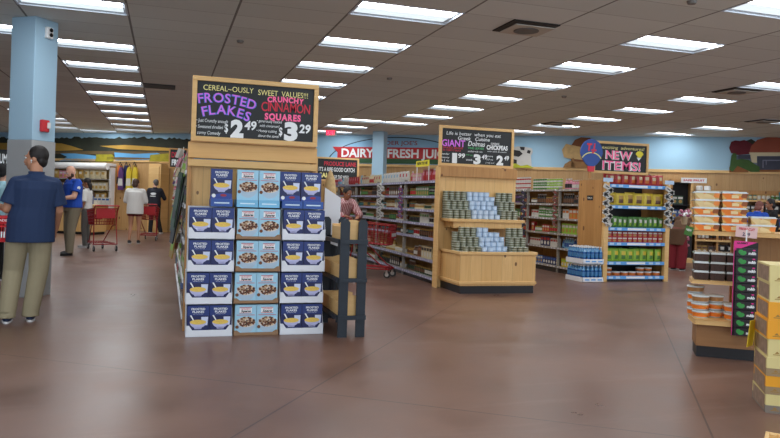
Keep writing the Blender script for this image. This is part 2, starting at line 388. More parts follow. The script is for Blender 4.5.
mur('golden_field', MGO, .016, [(53, 143), (62, 143.5), (72, 146), (84, 150), (70, 150.5), (53, 151)], [(100, 146), (125, 145), (150, 146.5), (180, 149), (187, 151), (150, 150.5), (118, 149)], [(0, 143), (9, 143), (9, 150), (0, 150)])
mur('far_bank', MBR, .016, [(53, 151.5), (90, 151), (140, 151.5), (187, 152), (187, 154), (120, 154.5), (53, 154)])
mur('river', MBL, .030, [(61, 153.5), (75, 153.5), (90, 155), (98, 156), (98, 161), (60, 161), (68, 157)], [(115, 152.5), (135, 154), (158, 153), (163, 155), (154, 160), (116, 161)])
mur('bank_strip', MBR, .044, [(108, 157), (150, 158), (152, 159.2), (108, 159.4)])
mur('yellow_bushes', MYE, .044, [(97, 154.5), (113, 154.5), (115, 157), (114, 161.5), (96, 161.5), (97, 158)], [(151, 155), (168, 153.5), (186, 155), (187, 161.8), (150, 161.5)])
# barn mural right
t = thing('barn_mural', 'mural of a red-roofed store among red and green trees', 'mural', tuple(wall_pt(5, 2.5)))
inv = Matrix.Translation(-wall_pt(5, 2.5))
mur('backing', mat('mural_wall_blue', (112, 124, 146), .8, var=.15), .003, [(735, 156), (800, 155), (800, 172), (732, 172)])
mur('red_tree', mat('mural_maroon', (98, 28, 40), .85, var=.45, scale=5), .016, [(729, 148), (731, 142), (735, 140.5), (740, 141), (744, 140), (748, 142), (752, 144), (755, 149), (752, 154), (744, 154.5), (737, 155), (731, 153)])
mur('dark_tree', MGR, .012, [(742, 145), (746, 141), (751, 139), (756, 142), (756, 150), (742, 152)])
mur('roof', mat('mural_terracotta', (150, 76, 56), .85, var=.3, scale=3), .03, [(749, 153), (751, 146), (757, 140), (766, 137.5), (776, 137.5), (800, 140), (800, 153)])
mur('eave', mat('mural_cream', (206, 194, 160), .8), .042, [(748.5, 152.6), (800, 152.6), (800, 156.2), (756.5, 156.2), (756.5, 163), (751.5, 162.5), (750, 155.5)])
mur('shopfront', mat('mural_window_dark', (58, 62, 78), .7, var=.3, scale=3), .042, [(757, 156.4), (800, 156.4), (800, 171), (757, 171)], [(738, 155), (750, 155), (750, 159), (738, 159)])
mur('window_frame', mat('mural_frame', (120, 122, 140), .8), .056, [(762, 160), (800, 160), (800, 161), (763, 161), (763, 168), (762, 168)], [(765.3, 161), (766, 161), (766, 165), (765.3, 165)])
mur('green_bush', mat('mural_bush_green', (62, 92, 44), .85, var=.4, scale=6), .056, [(731, 156), (733, 153), (736, 154), (736, 160), (741, 159), (748, 160), (754, 164), (759, 167), (759, 172), (750, 172), (742, 168), (737, 166), (732, 172), (729, 170), (730, 163)])
mur('ground', mat('mural_ground', (140, 90, 50), .85, var=.3), .044, [(729, 167), (737, 166), (748, 171), (748, 172.5), (729, 172.5)], [(756, 170), (800, 169.6), (800, 172), (756, 172)])
# cow, hay and rock cut-outs standing on the wall ledge
def ledge_cut(name, label, cat, org_px, parts):
    global t, inv
    c = wall_pt(wp(*org_px)[0], 2.5, .06); t = thing(name, label, cat, tuple(c)); inv = Matrix.Translation(-c)
    for nm, m, off, polys in parts: mur(nm, m, off, *polys)
ledge_cut('cow_cutout', 'painted black and white cow cut-out beside the tinned food sign', 'cutout', (527, 168), [
    ('hide', mat('cow_white', (196, 194, 188), .8, var=.12, scale=4), .06, [[(512, 148), (518, 146.5), (525, 147), (532, 148.5), (533, 152), (531, 156), (532, 168), (512, 168)]]),
    ('patches', mat('cow_black', (44, 42, 42), .8), .08, [[(514, 150), (520, 151), (523, 154), (519, 157), (514, 156)], [(520, 147), (525, 147.3), (524.5, 150.5), (521, 150)], [(528, 150), (531, 151), (530, 154), (527, 153)], [(512, 159), (517, 160), (517, 166), (512, 166)]]),
    ('grass', mat('cutout_grass', (176, 178, 50), .8, var=.3, scale=8), .09, [[(512, 164), (516, 163.5), (521, 166), (528, 165), (534, 168), (512, 168)]])])
ledge_cut('hay_stack_cutout', 'cut-out of a bundled hay stack and brown boulder above the drinks shelving', 'cutout', (575, 168), [
    ('boulder', mat('cutout_boulder', (124, 78, 50), .85, var=.3, scale=3), .05, [[(571, 146), (575, 140), (581, 137.5), (590, 138), (594, 142), (596, 168), (571, 168)]]),
    ('hay_bundle', mat('cutout_hay', (196, 164, 112), .85, var=.35, scale=9), .07, [[(562, 150), (566, 144), (573, 145.5), (580, 147), (586, 152), (588, 157), (582, 160), (572, 159), (564, 157.5)]]),
    ('post', mat('cutout_post', (150, 112, 70), .85, var=.3), .08, [[(572, 158), (574, 158), (575, 168), (571, 168)], [(565, 164), (570, 161), (590, 163), (600, 168), (563, 168)]])])
# dairy sign: arched top board
SIGNR = mat('sign_red', (186, 34, 40), .6); SIGNL = mat('sign_sky', (138, 186, 216), .6); SIGNG = mat('sign_green', (52, 92, 58), .7); SIGNN = mat('sign_navy', (34, 48, 70), .6)
tL, zT = wp(329, 160)[0], wp(398, 138)[1]; tC = wp(398, 138)[0]; half = tC-tL
t = thing('dairy_sign', 'wide arched wall sign reading TRADER JOE\'S DAIRY & FRESH JUICE', 'sign', tuple(wall_pt(tC, 2.75)))
def sl(b): b.M = Matrix.Translation(-wall_pt(tC, 2.75)); return b
def arch(h, half_, z0, n=40): return [(tC+half_*math.cos(PI-PI*i/n), z0+h*math.sin(PI*i/n)) for i in range(n+1)]
wo = lambda off: dict(org=tuple(WC-WN*off), ax=WA, ay=(0, 0, 1), an=-WN)
zb = 2.53
b = sl(MB()); b.prism(arch(zT-zb+.03, half+.04, zb), .02, SIGNN, **wo(.003)); b.build('border', t)
b = sl(MB()); b.prism(arch(zT-zb, half, zb), .02, SIGNL, **wo(.012)); b.build('arch_board', t)
b = sl(MB()); b.prism([(tL+.05, 2.53), (tC+half-.05, 2.53), (tC+half-.2, 2.68), (tL+.2, 2.68)], .02, SIGNG, **wo(.024)); b.build('green_strip', t)
b = sl(MB()); b.prism([(tL+.3, 2.68), (tC+half-.3, 2.68), (tC+half-.3, 3.04), (tL+.12, 3.04), (tL+.3, 2.86)], .02, SIGNR, **wo(.026)); b.build('red_band', t)
b = sl(MB()); b.text('DAIRY & FRESH JUICE', 1, CHW, bold=.03, width=wp(452, 150)[0]-wp(342, 150)[0], height=.27, lift=.003, **dict(org=tuple(wall_pt((wp(452, 150)[0]+wp(342, 150)[0])/2, 2.72, .046)), ax=WA, ay=(0, 0, 1), an=-WN)); b.build('lettering', t)
b = sl(MB()); b.text("TRADER JOE'S", 1, mat('sign_letter_red', (150, 40, 44), .6), bold=.01, width=1.5, height=.13, lift=.003, **dict(org=tuple(wall_pt(tC-.1, 3.12, .034)), ax=WA, ay=(0, 0, 1), an=-WN)); b.build('small_lettering', t)
# exit sign hanging from ceiling
p = on_plane(331, 132.5, WC-WN*1.2, WN)
t = thing('exit_sign', 'small glowing red exit sign hanging near the dairy sign', 'sign', tuple(p), math.atan2(WA.y, WA.x))
b = MB(); b.box(-.17, -.02, -.11, .17, .02, .11, WHT); b.build('housing', t)
b = MB(); b.cyl((0, 0, .11), (0, 0, CEIL-p.z), .01, WHT); b.build('stem', t)
b = MB(); b.text('EXIT', 1, mat('exit_red', (230, 30, 60), .4, emit=(255, 40, 80), es=2.5), (0, -.02, -.07), width=.28, height=.14, bold=.03, lift=.003); b.build('lettering', t)

# ------------------------------------------------------------------ chalkboard signs
def chalk_sign(label, x0, z0, x1, z1, y, items, depth=.05, fr=.045, rotz=0, extra=None, frame=None):
    """faces -Y; items: (text, u0, u1, v0, v1, material, bold, slant, arch)"""
    w, h = x1-x0, z1-z0; t = thing('chalkboard_sign', label, 'sign', (x0, y, z0), rotz)
    fm = frame or PINE_H; b = MB()
    b.box(0, -depth, 0, w, 0, fr, fm); b.box(0, -depth, h-fr, w, 0, h, fm); b.box(0, -depth, fr, fr, 0, h-fr, fm); b.box(w-fr, -depth, fr, w, 0, h-fr, fm); b.build('frame', t, bevel=.004)
    b = MB(); b.box(fr-.002, -depth*.6, fr-.002, w-fr+.002, -.004, h-fr+.002, SLATE); b.build('slate', t)
    b = MB(); W, H = w-2*fr, h-2*fr
    for k, (s_, u0, u1, v0, v1, m, bold, sl_, ar) in enumerate(items):
        ms = m if isinstance(m, tuple) else (m,)
        for li, mm in enumerate(ms):
            bb = bold if len(ms) == 1 or li else bold+.035
            if ar is None:
                b.text(s_, 1, mm, (fr+W*(u0+u1)/2, -depth*.6, fr+H*v0), bold=bb, width=W*(u1-u0), height=H*(v1-v0), slant=sl_, lift=.0015+.0015*li)
            else:
                n = len(s_); ws = [text_mesh(c_, 0)[2]+.09 for c_ in s_]; tot = sum(ws); acc = 0
                for i, ch in enumerate(s_):
                    u = (acc+ws[i]/2)/tot; acc += ws[i]; cx = u0+(u1-u0)*u; dz = ar[0]*(1-(2*u-1)**2)+ar[1]*(u-.5)
                    if ch == ' ': continue
                    an_ = math.atan(-ar[0]*4*(2*u-1)*H/(W*(u1-u0))+ar[1]*H/(W*(u1-u0)))*.8
                    cw = W*(u1-u0)*(ws[i]-.05)/tot
                    b.text(ch, 1, mm, (fr+W*cx, -depth*.6, fr+H*(v0+dz)), ax=(math.cos(an_), 0, math.sin(an_)), ay=(-math.sin(an_), 0, math.cos(an_)), bold=bb, width=cw*(1.1 if li == 0 and len(ms) > 1 else .88 if len(ms) > 1 else 1), height=H*(v1-v0), lift=.0015+.0015*li)
    b.build('chalk_lettering', t)
    if extra: extra(t, W, H, fr, depth)
    return t
OB = (CHB, CHM)
chalk_sign('large chalkboard over the cereal boxes reading CEREAL~OUSLY SWEET VALUES', .21, 1.845, 1.44, 2.47, 7.08, [
    ('CEREAL~OUSLY', .05, .47, .84, .935, CHY, .0, 0, None), ('SWEET  VALUES!!!', .51, .945, .82, .92, CHY, .0, 0, None),
    ('FROSTED', .01, .49, .56, .73, OB, .0, 0, (.07, -.06)), ('FLAKES', .05, .44, .33, .50, OB, .0, 0, (.09, -.05)),
    ('CRUNCHY', .59, .91, .70, .80, CHP, .05, 0, (.02, 0)), ('CINNAMON', .54, .97, .53, .70, CHR, .012, 0, (.01, 0)), ('SQUARES', .57, .89, .38, .50, CHP, .05, 0, (.0, 0)),
    ('2', .285, .395, .03, .34, CHW, .06, 0, None), ('49', .40, .50, .17, .33, CHW, .03, .1, None), ('$', .235, .265, .1, .25, CHW, .02, 0, None),
    ('3', .745, .865, .03, .36, CHW, .06, 0, None), ('29', .875, .975, .17, .33, CHW, .03, .1, None), ('$', .70, .73, .1, .25, CHW, .02, 0, None),
    ('\u2022 Just Crunchy enough', .0, .26, .26, .32, CHW, 0, .1, None), ('\u2022 Sweetened shredded', .0, .22, .15, .21, CHW, 0, .1, None), ('corny Comedy', .01, .2, .04, .10, CHW, 0, .1, None),
    ('\u2022 generously coated', .505, .72, .32, .37, CHW, 0, .1, None), ('with cinnamon!', .53, .70, .235, .285, CHW, 0, .1, None), ('\u2022 Honey cutting', .505, .68, .14, .19, CHW, 0, .1, None), ('about the same!', .52, .70, .05, .10, CHW, 0, .1, None)])
chalk_sign('chalkboard over the tinned food display reading Life is better when you eat Greek Cuisine', 4.07, 1.91, 5.37, 2.55, 10.40, [
    ('Life is better  when you eat', .06, .84, .82, .92, CHW, 0, .15, None), ('Greek   Cuisine', .22, .68, .69, .79, CHW, .01, .2, None),
    ('GIANT', .0, .33, .49, .68, CHM, .02, 0, None), ('BAKED BEANS', .02, .30, .42, .475, CHR, .01, 0, None), ('IN TOMATO SAUCE', .02, .27, .35, .40, CHR, .01, 0, None),
    ('Dolmas', .37, .61, .53, .67, CHW, .01, .2, None), ('VINE LEAVES', .37, .60, .44, .50, CHG, .01, 0, None), ('stuffed with rice', .37, .58, .35, .40, CHW, 0, .1, None),
    ('GREEK', .70, .83, .605, .66, CHW, .01, 0, None), ('CHICKPEAS', .64, .95, .46, .59, CHW, .04, 0, None), ('with olive & cumin', .65, .93, .385, .425, CHW, 0, .1, None),
    ('1', .15, .22, .03, .30, CHW, .06, 0, None), ('99', .23, .33, .17, .30, CHW, .03, .1, None), ('3', .455, .56, .03, .30, CHW, .06, 0, None), ('49', .57, .65, .17, .30, CHW, .03, .1, None), ('2', .79, .89, .03, .30, CHW, .06, 0, None), ('49', .90, .97, .17, .30, CHW, .03, .1, None),
    ('tender', .0, .11, .24, .29, CHW, 0, .1, None), ('hearty', .0, .11, .14, .19, CHW, 0, .1, None), ('6.2 oz', .0, .11, .05, .10, CHW, 0, .1, None), ('9.9 oz', .35, .44, .24, .29, CHG, 0, .1, None), ('snack', .35, .44, .10, .16, CHW, 0, .1, None), ('lemony', .64, .74, .24, .29, CHW, 0, .1, None), ('9.9 oz', .64, .74, .14, .19, CHW, 0, .1, None), ('& ready to eat', .63, .76, .05, .09, CHW, 0, .1, None)])
def sx(t, W, H, fr, d):
    b = MB(); pts = [(fr+W*(.865+.075*math.cos(a)*(1 if math.sin(a) > -.3 else .7)), fr+H*(.67+.13*math.sin(a))) for a in [2*PI*i/20 for i in range(20)]]
    b.prism(pts, .002, mat('chalk_bright_yellow', (232, 220, 70), .8), org=(0, -d*.6-.001, 0)); b.prism([(fr+W*.81, fr+H*.56), (fr+W*.9, fr+H*.56), (fr+W*.85, fr+H*.44)], .002, CHW, org=(0, -d*.6-.001, 0)); b.build('chalk_balloon', t)
chalk_sign('chalkboard above the snack shelves reading NEW ITEMS in pink', 7.26, 1.95, 8.44, 2.53, 11.0, [
    ('exciting  adventures!', .13, .95, .82, .93, CHY, -.0, .15, None), ('NEW', .20, .72, .45, .76, (CHW, CHP), .012, .05, (0, -.02)), ('ITEMS!', .14, .90, .06, .38, (CHW, CHP), .012, .05, (0, 0))], extra=sx)
chalk_sign('chalkboard far down the grocery aisle reading PRODUCE LANE in red', 3.85, 1.82, 5.05, 2.47, 18.9, [
    ('PRODUCE LANE', .16, .97, .68, .88, CHR, .02, 0, None), ("IT'S A RIPE GOOD CATCH", .03, .93, .40, .60, CHW, .02, 0, None), ('SALE', .05, .35, .10, .32, CHY, .05, 0, None), ('OF THE WEEK', .42, .80, .06, .22, CHW, .01, 0, None)])
p = at_y(168.5, 165.5, 13.2); q = at_y(188, 149, 13.2)
chalk_sign('small chalkboard at the far end of the left aisle shelves with red and white letters', p.x, p.z-.05, q.x, q.z, 13.2, [
    ('DRIED', .08, .9, .56, .86, CHR, .02, 0, None), ('FRUIT', .1, .9, .12, .44, CHW, .05, 0, None)], fr=.025, frame=PINE_DK)
p = at_y(-18, 187, 12.2); q = at_y(10, 150, 12.2)
chalk_sign('black chalkboard at the left frame edge behind the blue pillar', p.x, p.z+.1, q.x, q.z, 12.2, [
    ('PREMIUM', .04, .97, .58, .9, CHW, .02, 0, None), ('HONEY', .1, .95, .14, .46, CHW, .02, 0, None)], fr=.02, frame=BLK)
t = [o for o in COL.objects if o.get('label', '').startswith('black chalkboard at the left')][0]
b = MB(); w_ = (q.x-p.x); b.box(w_*.3, -.02, -p.z-.1, w_*.3+.04, 0, 0, BLK); b.box(w_*.1, -.15, -p.z-.1, w_*.6, .15, -p.z-.07, BLK); b.build('stand_post', t)

# ------------------------------------------------------------------ cereal display
S0 = thing('display_stand', 'tall knotty pine display stand behind the stacks of cereal boxes', 'display stand', (.19, 7.13, 0))
b = MB(); b.box(.03, .02, .02, 1.23, .06, 1.60, PINE); b.build('back_board', S0)
b = MB(); b.box(0, -.02, 0, .04, .10, 1.74, PINE_DK); b.build('side_post', S0, bevel=.004)
b = MB(); b.box(1.22, -.02, 0, 1.26, .10, 1.74, PINE_DK); b.build('side_post', S0, bevel=.004)
b = MB(); b.box(.0, -.05, 1.60, 1.26, .08, 1.67, PINE_H); b.build('shelf_rail', S0, bevel=.006)
b = MB(); b.box(.0, -.06, 1.68, 1.26, .04, 1.835, wood('header_pine', (236, 192, 126), (206, 156, 90), .5, 'Z', seam=0)); b.build('header_board', S0, bevel=.006)
b = MB(); b.box(.02, -.10, 1.835, 1.24, .0, 1.845, PINE_DK); b.build('sign_ledge', S0)

NAVY = mat('cereal_navy', (17, 29, 84), .4, var=.12, scale=9); NAVL = mat('cereal_royal', (36, 64, 146), .4); LTB = mat('cereal_light_blue', (158, 206, 228), .4, var=.06, scale=6)
BOWL = mat('bowl_lilac', (186, 188, 226), .4); FLK = mat('flakes_yellow', (236, 196, 92), .6, var=.3, scale=80); MILK = mat('milk_glass', (206, 216, 240), .4); CBR = mat('cinnamon_brown', (112, 66, 42), .6); CBT = mat('cinnamon_tan', (206, 176, 140), .6)
RLB = mat('label_red', (200, 60, 70), .5); DKT = mat('print_dark', (40, 30, 40), .5)
def ellp(cx, cz, rx, rz, a0=0, a1=2*PI, n=18): return [(cx+rx*math.cos(a0+(a1-a0)*i/n), cz+rz*math.sin(a0+(a1-a0)*i/n)) for i in range(n+(0 if a1-a0 > 6.28 else 1))]
BW, BH, BD = .2, .285, .07
def flat(b, pts, m, y=0, th=.0006): b.prism(pts, th, m, org=(0, -BD/2-y, 0))
def cereal(kind):
    b = MB(); blue = kind == 'blue'; bg = NAVY if blue else LTB
    b.box(-BW/2, -BD/2, 0, BW/2, BD/2, BH, bg)
    if blue:
        flat(b, [(-.1, .19), (.1, .19), (.1, .285), (-.1, .285)], mat('cereal_title_blue', (28, 52, 118), .4))
        b.text('FROSTED', 1, CHW, (0, -BD/2-.0008, .243), bold=.03, width=.125, height=.019, lift=.0005); b.text('FLAKES', 1, CHW, (0, -BD/2-.0008, .217), bold=.03, width=.105, height=.019, lift=.0005)
        b.text('SWEETENED CORN CEREAL', 1, CHW, (0, -BD/2-.0008, .203), width=.09, height=.006, lift=.0005)
        flat(b, [(-.1, 0), (.1, 0), (.1, .05), (.02, .06), (-.1, .03)], NAVL, .0004)
        flat(b, [(.03, .10), (.085, .10), (.09, .178), (.028, .178)], MILK, .0008)
        flat(b, [(-.075, .192), (-.062, .195), (-.02, .12), (-.03, .12)], CHW, .0012)
        flat(b, ellp(.0, .130, .074, .058, PI, 2*PI), BOWL, .0016); flat(b, [(-.03, .066), (.03, .066), (.035, .078), (-.035, .078)], BOWL, .0016)
        flat(b, ellp(.0, .130, .074, .023), FLK, .002)
        flat(b, ellp(-.07, .03, .018, .018), CHW, .0012); flat(b, ellp(.02, .035, .03, .012), mat('berry_red', (150, 40, 60), .5), .002)
    else:
        flat(b, [(-.06, .205), (.055, .205), (.055, .262), (-.06, .262)], CHW, .0006)
        flat(b, [(-.06, .256), (.055, .256), (.055, .262), (-.06, .262)], RLB, .0010); flat(b, [(-.06, .205), (.055, .205), (.055, .210), (-.06, .210)], RLB, .0010)
        b.text('CINNAMON', 1, RLB, (0, -BD/2-.0012, .240), bold=.02, width=.09, height=.012, lift=.0005); b.text('Squares', 1, DKT, (0, -BD/2-.0012, .216), bold=.04, width=.09, height=.022, slant=.2, lift=.0005)
        flat(b, [(-.085, .186), (.085, .186), (.085, .191), (-.085, .191)], RLB, .0006)
        flat(b, ellp(.005, .118, .09, .10, PI, 2*PI), mat('bowl_blue', (172, 196, 214), .4), .0008)
        flat(b, ellp(.005, .122, .088, .050), mat('bowl_milk', (222, 210, 196), .5), .0012)
        rr = random.Random(5)
        for k in range(70):
            a = rr.uniform(0, 2*PI); r = math.sqrt(rr.random()); cx, cz = .005+.078*r*math.cos(a), .124+.042*r*math.sin(a); th = rr.uniform(0, 1.5); s_ = .0125
            flat(b, [(cx+s_*math.cos(th+q*PI/2), cz+s_*math.sin(th+q*PI/2)) for q in range(4)], (CBR, CBR, CBT, mat('cinnamon_dark', (66, 40, 30), .6))[k % 4], .0014+.0002*(k % 5))
        flat(b, ellp(-.078, .075, .016, .016), CBR, .0016)
    return b
CB = tag(cereal('blue').build('cereal_box'), 'x', 'cereal box'); CL = tag(cereal('light').build('cereal_box'), 'x', 'cereal box')
# lying boxes show their spine
def spine(bg):
    b = MB(); b.box(-BW/2, -BH/2, 0, BW/2, BH/2, BD, bg); b.box(-BW/2+.03, -BH/2-.001, .028, BW/2-.03, -BH/2, .04, CHW if bg is NAVY else mat('spine_pale', (210, 232, 242), .5)); return tag(b.build('cereal_box'), 'x', 'cereal box')
SB, SL_ = spine(mat('cereal_spine_blue', (44, 84, 160), .4)), spine(mat('cereal_spine_light', (120, 186, 220), .4))
def tray(w, m, lip, d=.30, H=.302):
    b = MB(); b.box(0, 0, 0, w, d, .006, m)
    pts = [(0, 0), (w, 0), (w, lip*1.7), (w-.03, lip*1.7), (w-.06, lip), (.06, lip), (.03, lip*1.7), (0, lip*1.7)]
    b.prism(pts, .005, m, org=(0, .005, 0))
    sd = [(0, 0), (d, 0), (d, H), (.10, H), (.02, lip*1.8), (0, lip*1.7)]
    for x in (0, w-.005): b.prism(sd, .005, m, org=(x+.005, 0, 0), ax=(0, 1, 0), ay=(0, 0, 1), an=(-1, 0, 0))
    b.box(0, d-.005, 0, w, d, H, m); return tag(b.build('display_tray'), 'x', 'tray')
TW = tray(.425, WCARD, .062); TK = tray(.425, KRAFT, .030)
YF = 6.80
for nm, x0, tr, bx, col, jit in (('left', .205, TW, CB, 'blue frosted flakes', 0), ('middle', .642, TK, CL, 'light blue cinnamon squares', 0), ('right', 1.075, TW, CB, 'blue frosted flakes', .004)):
    for r in range(4):
        where = ('bottom', 'second lowest', 'third lowest', 'top')[r]
        dx = (.006, -.004, .003, .0)[r]+jit
        z = r*.305
        put(tr, (x0+dx, YF, z), 0, '%s cardboard tray, %s of the %s stack of cereal' % ('brown' if tr is TK else 'white', where, nm), 'cereal display trays')
        for c in range(2):
            put(bx, (x0+dx+.01+BW/2+c*.2035, YF+.045, z+.007), 0, '%s box, %s one in the %s tray of the %s stack' % (col, ('left', 'right')[c], where, nm), 'boxes of cereal in trays')
zt = 4*.305+.001
for x, c, nm in ((.505, SB, 'left'), (.745, SL_, 'middle-left'), (.952, SL_, 'middle-right'), (1.178, SB, 'right stack, left-hand'), (1.385, SB, 'right stack, right-hand')):
    put(c, (x, YF+.05+BH/2, zt), 0, 'cereal box lying flat under an upright one, %s on top of the stacks' % nm, 'cereal boxes lying flat on top')
for x, c, nm in ((.50, CB, 'blue cereal box standing alone on top of the left stack'), (.745, CL, 'light blue cereal box standing on the middle stack, left of two'), (.952, CL, 'light blue cereal box standing on the middle stack, right of two'), (1.155, CB, 'blue cereal box standing on the right stack, left of two'), (1.362, CB, 'blue cereal box standing on the right stack, right of two')):
    put(c, (x, YF+.11, zt+BD+.001), 0, nm, 'cereal boxes standing on top')

# ------------------------------------------------------------------ picket rack and crates
R0 = thing('picket_rack', 'black painted wooden rack with pointed pickets beside the cereal display', 'rack', (1.585, 6.60, 0))
def picket(x, y, h=1.135, w=.09):
    b = MB(); b.prism([(0, 0), (w, 0), (w, h-.03), (w*.5+.02, h), (w*.5-.02, h), (0, h-.03)], .022, RACKB, org=(x, y+.022, 0)); b.build('picket', R0)
for x in (.02, .195): picket(x, -.022)
for x in (.02, .195): picket(x, .80)
for k, z in enumerate((.17, .53, .90)):
    b = MB(); b.box(.015, -.04, z, .29, -.022, z+.04, RACKB); b.build('rail', R0)
    b = MB(); b.box(.0, .80, z, .30, .82, z+.04, RACKB); b.build('rail', R0)
    for x in (0.0, .275): b = MB(); b.box(x, 0, z, x+.022, .80, z+.04, RACKB); b.build('side_rail', R0)
    b = MB(); b.box(.022, .0, z+.005, .275, .80, z+.02, RACKB); b.build('rack_shelf', R0)
def crate(w, d, h):
    b = MB(); th = .014
    b.box(0, 0, 0, w, d, th, CRATE)
    b.box(0, 0, 0, w, th, h, CRATE); b.box(0, d-th, 0, w, d, h, CRATE); b.box(0, th, 0, th, d-th, h*.9, CRATE); b.box(w-th, th, 0, w, d-th, h*.9, CRATE)
    b.prism([(0, 0), (w, 0), (w, .02), (w*.6, .045), (w*.4, .045), (0, .02)], th, CRATE, org=(0, th, h)); return b.build('wooden_crate', bevel=.003)
CR = tag(crate(.24, .36, .16), 'x', 'crate')
for k, z in enumerate((.17, .53, .90)):
    for j, y in enumerate((.03, .42)):
        if k == 2 and j: continue
        put(CR, (1.585+.028, 6.60+y, z+.021), 0, 'pale wooden crate on the %s shelf of the picket rack, %s one' % (('bottom', 'middle', 'top')[k], ('front', 'back')[j]), 'crates in the picket rack')
# white panel and burlap item behind the rack
p0 = at_y(323, 241, 7.62); p1 = at_y(338, 192, 7.62)
t = thing('white_panel', 'large plain white panel board standing behind the black picket rack', 'board', (p0.x, 7.62, 0))
b = MB(); w = p1.x-p0.x; b.prism([(0, .86), (w+.03, .80), (w+.03, 1.34), (0, 1.45)], .02, WCARD); b.build('panel', t)
b = MB(); b.box(.02, 0, 0, .05, .03, 1.2, RACKB); b.box(w-.02, 0, 0, w+.01, .03, 1.2, RACKB); b.build('stand_leg', t)
o = MB(); w2 = .135
o.lathe([(.085, 0), (.082, .15), (.07, .3), (.052, .42), (.02, .5), (.004, .52)], mat('burlap', (186, 158, 112), .95, var=.35, scale=30), 16)
o = o.build('burlap_sack', loc=(p0.x+.10, 7.80, 1.13)); tag(o, 'tall tapering tan burlap sack rising behind the white panel', 'sack')
t = thing('plinth', 'dark wooden plinth under the burlap sack', 'plinth', (p0.x+.10, 7.80, 0)); b = MB(); b.cbox(0, 0, .545, .2, .2, 1.09, RACKB); b.build('body', t); b = MB(); b.cbox(0, 0, 1.11, .24, .24, .04, RACKB); b.build('top', t)

# ------------------------------------------------------------------ products (origin at the centre of the base)
C3 = {'red': (190, 40, 44), 'orange': (222, 120, 46), 'yellow': (232, 204, 60), 'green': (84, 140, 66), 'dark green': (44, 78, 52), 'lime': (156, 204, 66), 'blue': (52, 98, 168), 'light blue': (134, 186, 214), 'navy': (34, 44, 88), 'purple': (98, 62, 120), 'pink': (222, 140, 160), 'white': (226, 224, 216), 'cream': (222, 206, 166), 'brown': (112, 74, 48), 'black': (34, 32, 34), 'teal': (54, 128, 130), 'gold': (190, 150, 70), 'amber': (150, 84, 36), 'grey': (140, 140, 138)}
def cm_(c): return mat('pack_'+c.replace(' ', '_'), tuple(v*.86 for v in C3[c]), .4, var=.12, scale=25)
GLS = mat('clear_plastic', (214, 222, 224), .15)
def p_jar(c, l, r=.036, h=.115):
    L = cm_(l); B = cm_(c); return MB().lathe([(r*.92, 0), (r, .008), (r, h*.22), (r, h*.22), (r*1.01, h*.23), (r*1.01, h*.68), (r, h*.69), (r*.97, h*.76), (r*.78, h*.82), (r*.86, h*.83), (r*.86, h)], B, 12, ms=[B, B, B, L, L, L, B, B, B, cm_('gold' if l != 'gold' else 'red')]).build('jar')
def p_bottle(c, l, r=.032, h=.2, cap='white'):
    L = cm_(l); B = cm_(c); K = cm_(cap); return MB().lathe([(r*.92, 0), (r, .01), (r, h*.15), (r*1.01, h*.16), (r*1.01, h*.5), (r, h*.51), (r*.95, h*.62), (r*.42, h*.78), (r*.38, h*.88), (r*.46, h*.885), (r*.46, h)], B, 12, ms=[B, B, L, L, L, B, B, B, K, K]).build('bottle')
def p_can(c, l, r=.037, h=.1):
    L = cm_(l); B = cm_(c); return MB().lathe([(r*.95, 0), (r, .003), (r*.98, .006), (r*.98, h*.35), (r*.985, h*.36), (r*.985, h*.66), (r*.98, h*.67), (r*.98, h-.006), (r, h-.003), (r*.95, h)], CHROME, 12, ms=[CHROME, CHROME, B, B, L, B, B, CHROME, CHROME]).build('can')
def p_carton(c, l, w=.10, h=.17, d=.06):
    b = MB(); B = cm_(c); L = cm_(l); b.box(-w/2, -d/2, 0, w/2, d/2, h, B); b.box(-w*.42, -d/2-.001, h*.62, w*.42, -d/2, h*.86, L); b.prism(ellp(0, h*.33, w*.33, h*.2, n=12), .001, cm_('white' if l != 'white' else 'gold'), org=(0, -d/2, 0)); return b.build('carton')
def p_pouch(c, l, w=.15, h=.20, d=.06, art=None):
    """pillow bag standing upright, face towards -Y"""
    B = cm_(c); L = cm_(l); b = MB(); nu, nv = 8, 10; vs = []; rr = random.Random(hash(c) % 100)
    def P(u, v, sg):
        e = (math.sin(PI*u)**.6)*(math.sin(PI*min(max(v, .0), 1))**.45); ww = w*(1-.06*math.sin(PI*v))
        return ((u-.5)*ww, sg*(d/2*e+.0015), v*h)
    for sg in (-1, 1):
        g = [[P(i/nu, j/nv, sg) for i in range(nu+1)] for j in range(nv+1)]; base = []
        for j in range(nv):
            for i in range(nu):
                inlab = 2 <= i < 6 and 5 <= j < 8; inart = art and 2 <= i < 6 and 2 <= j < 5
                m = L if (inlab and sg < 0) else cm_(art) if (inart and sg < 0) else B
                b.add([g[j][i], g[j][i+1], g[j+1][i+1], g[j+1][i]], [(0, 1, 2, 3) if sg < 0 else (0, 3, 2, 1)], m, True)
    for z in (0, h): b.box(-w/2, -.002, z-(.012 if z else 0), w/2, .002, z+(0 if z else .012), B)
    for x in (-w/2, w/2): b.box(x-.001, -.002, 0, x+.001, .002, h, B)
    return b.build('snack_bag')
def p_tub(c, l, r=.055, h=.06):
    B = cm_(c); L = cm_(l); return MB().lathe([(r*.86, 0), (r*.92, .004), (r*.96, h*.3), (r*.97, h*.7), (r, h*.78), (r*1.04, h*.8), (r*1.04, h*.9), (r*.9, h)], B, 16, ms=[B, B, L, GLS, GLS, GLS, GLS]).build('tub')
PROT = {}
MK = {'jar': p_jar, 'bottle': p_bottle, 'can': p_can, 'carton': p_carton, 'bag': p_pouch, 'tub': p_tub}
WID = {'jar': .082, 'bottle': .074, 'can': .082, 'carton': .11, 'bag': .155, 'tub': .12}
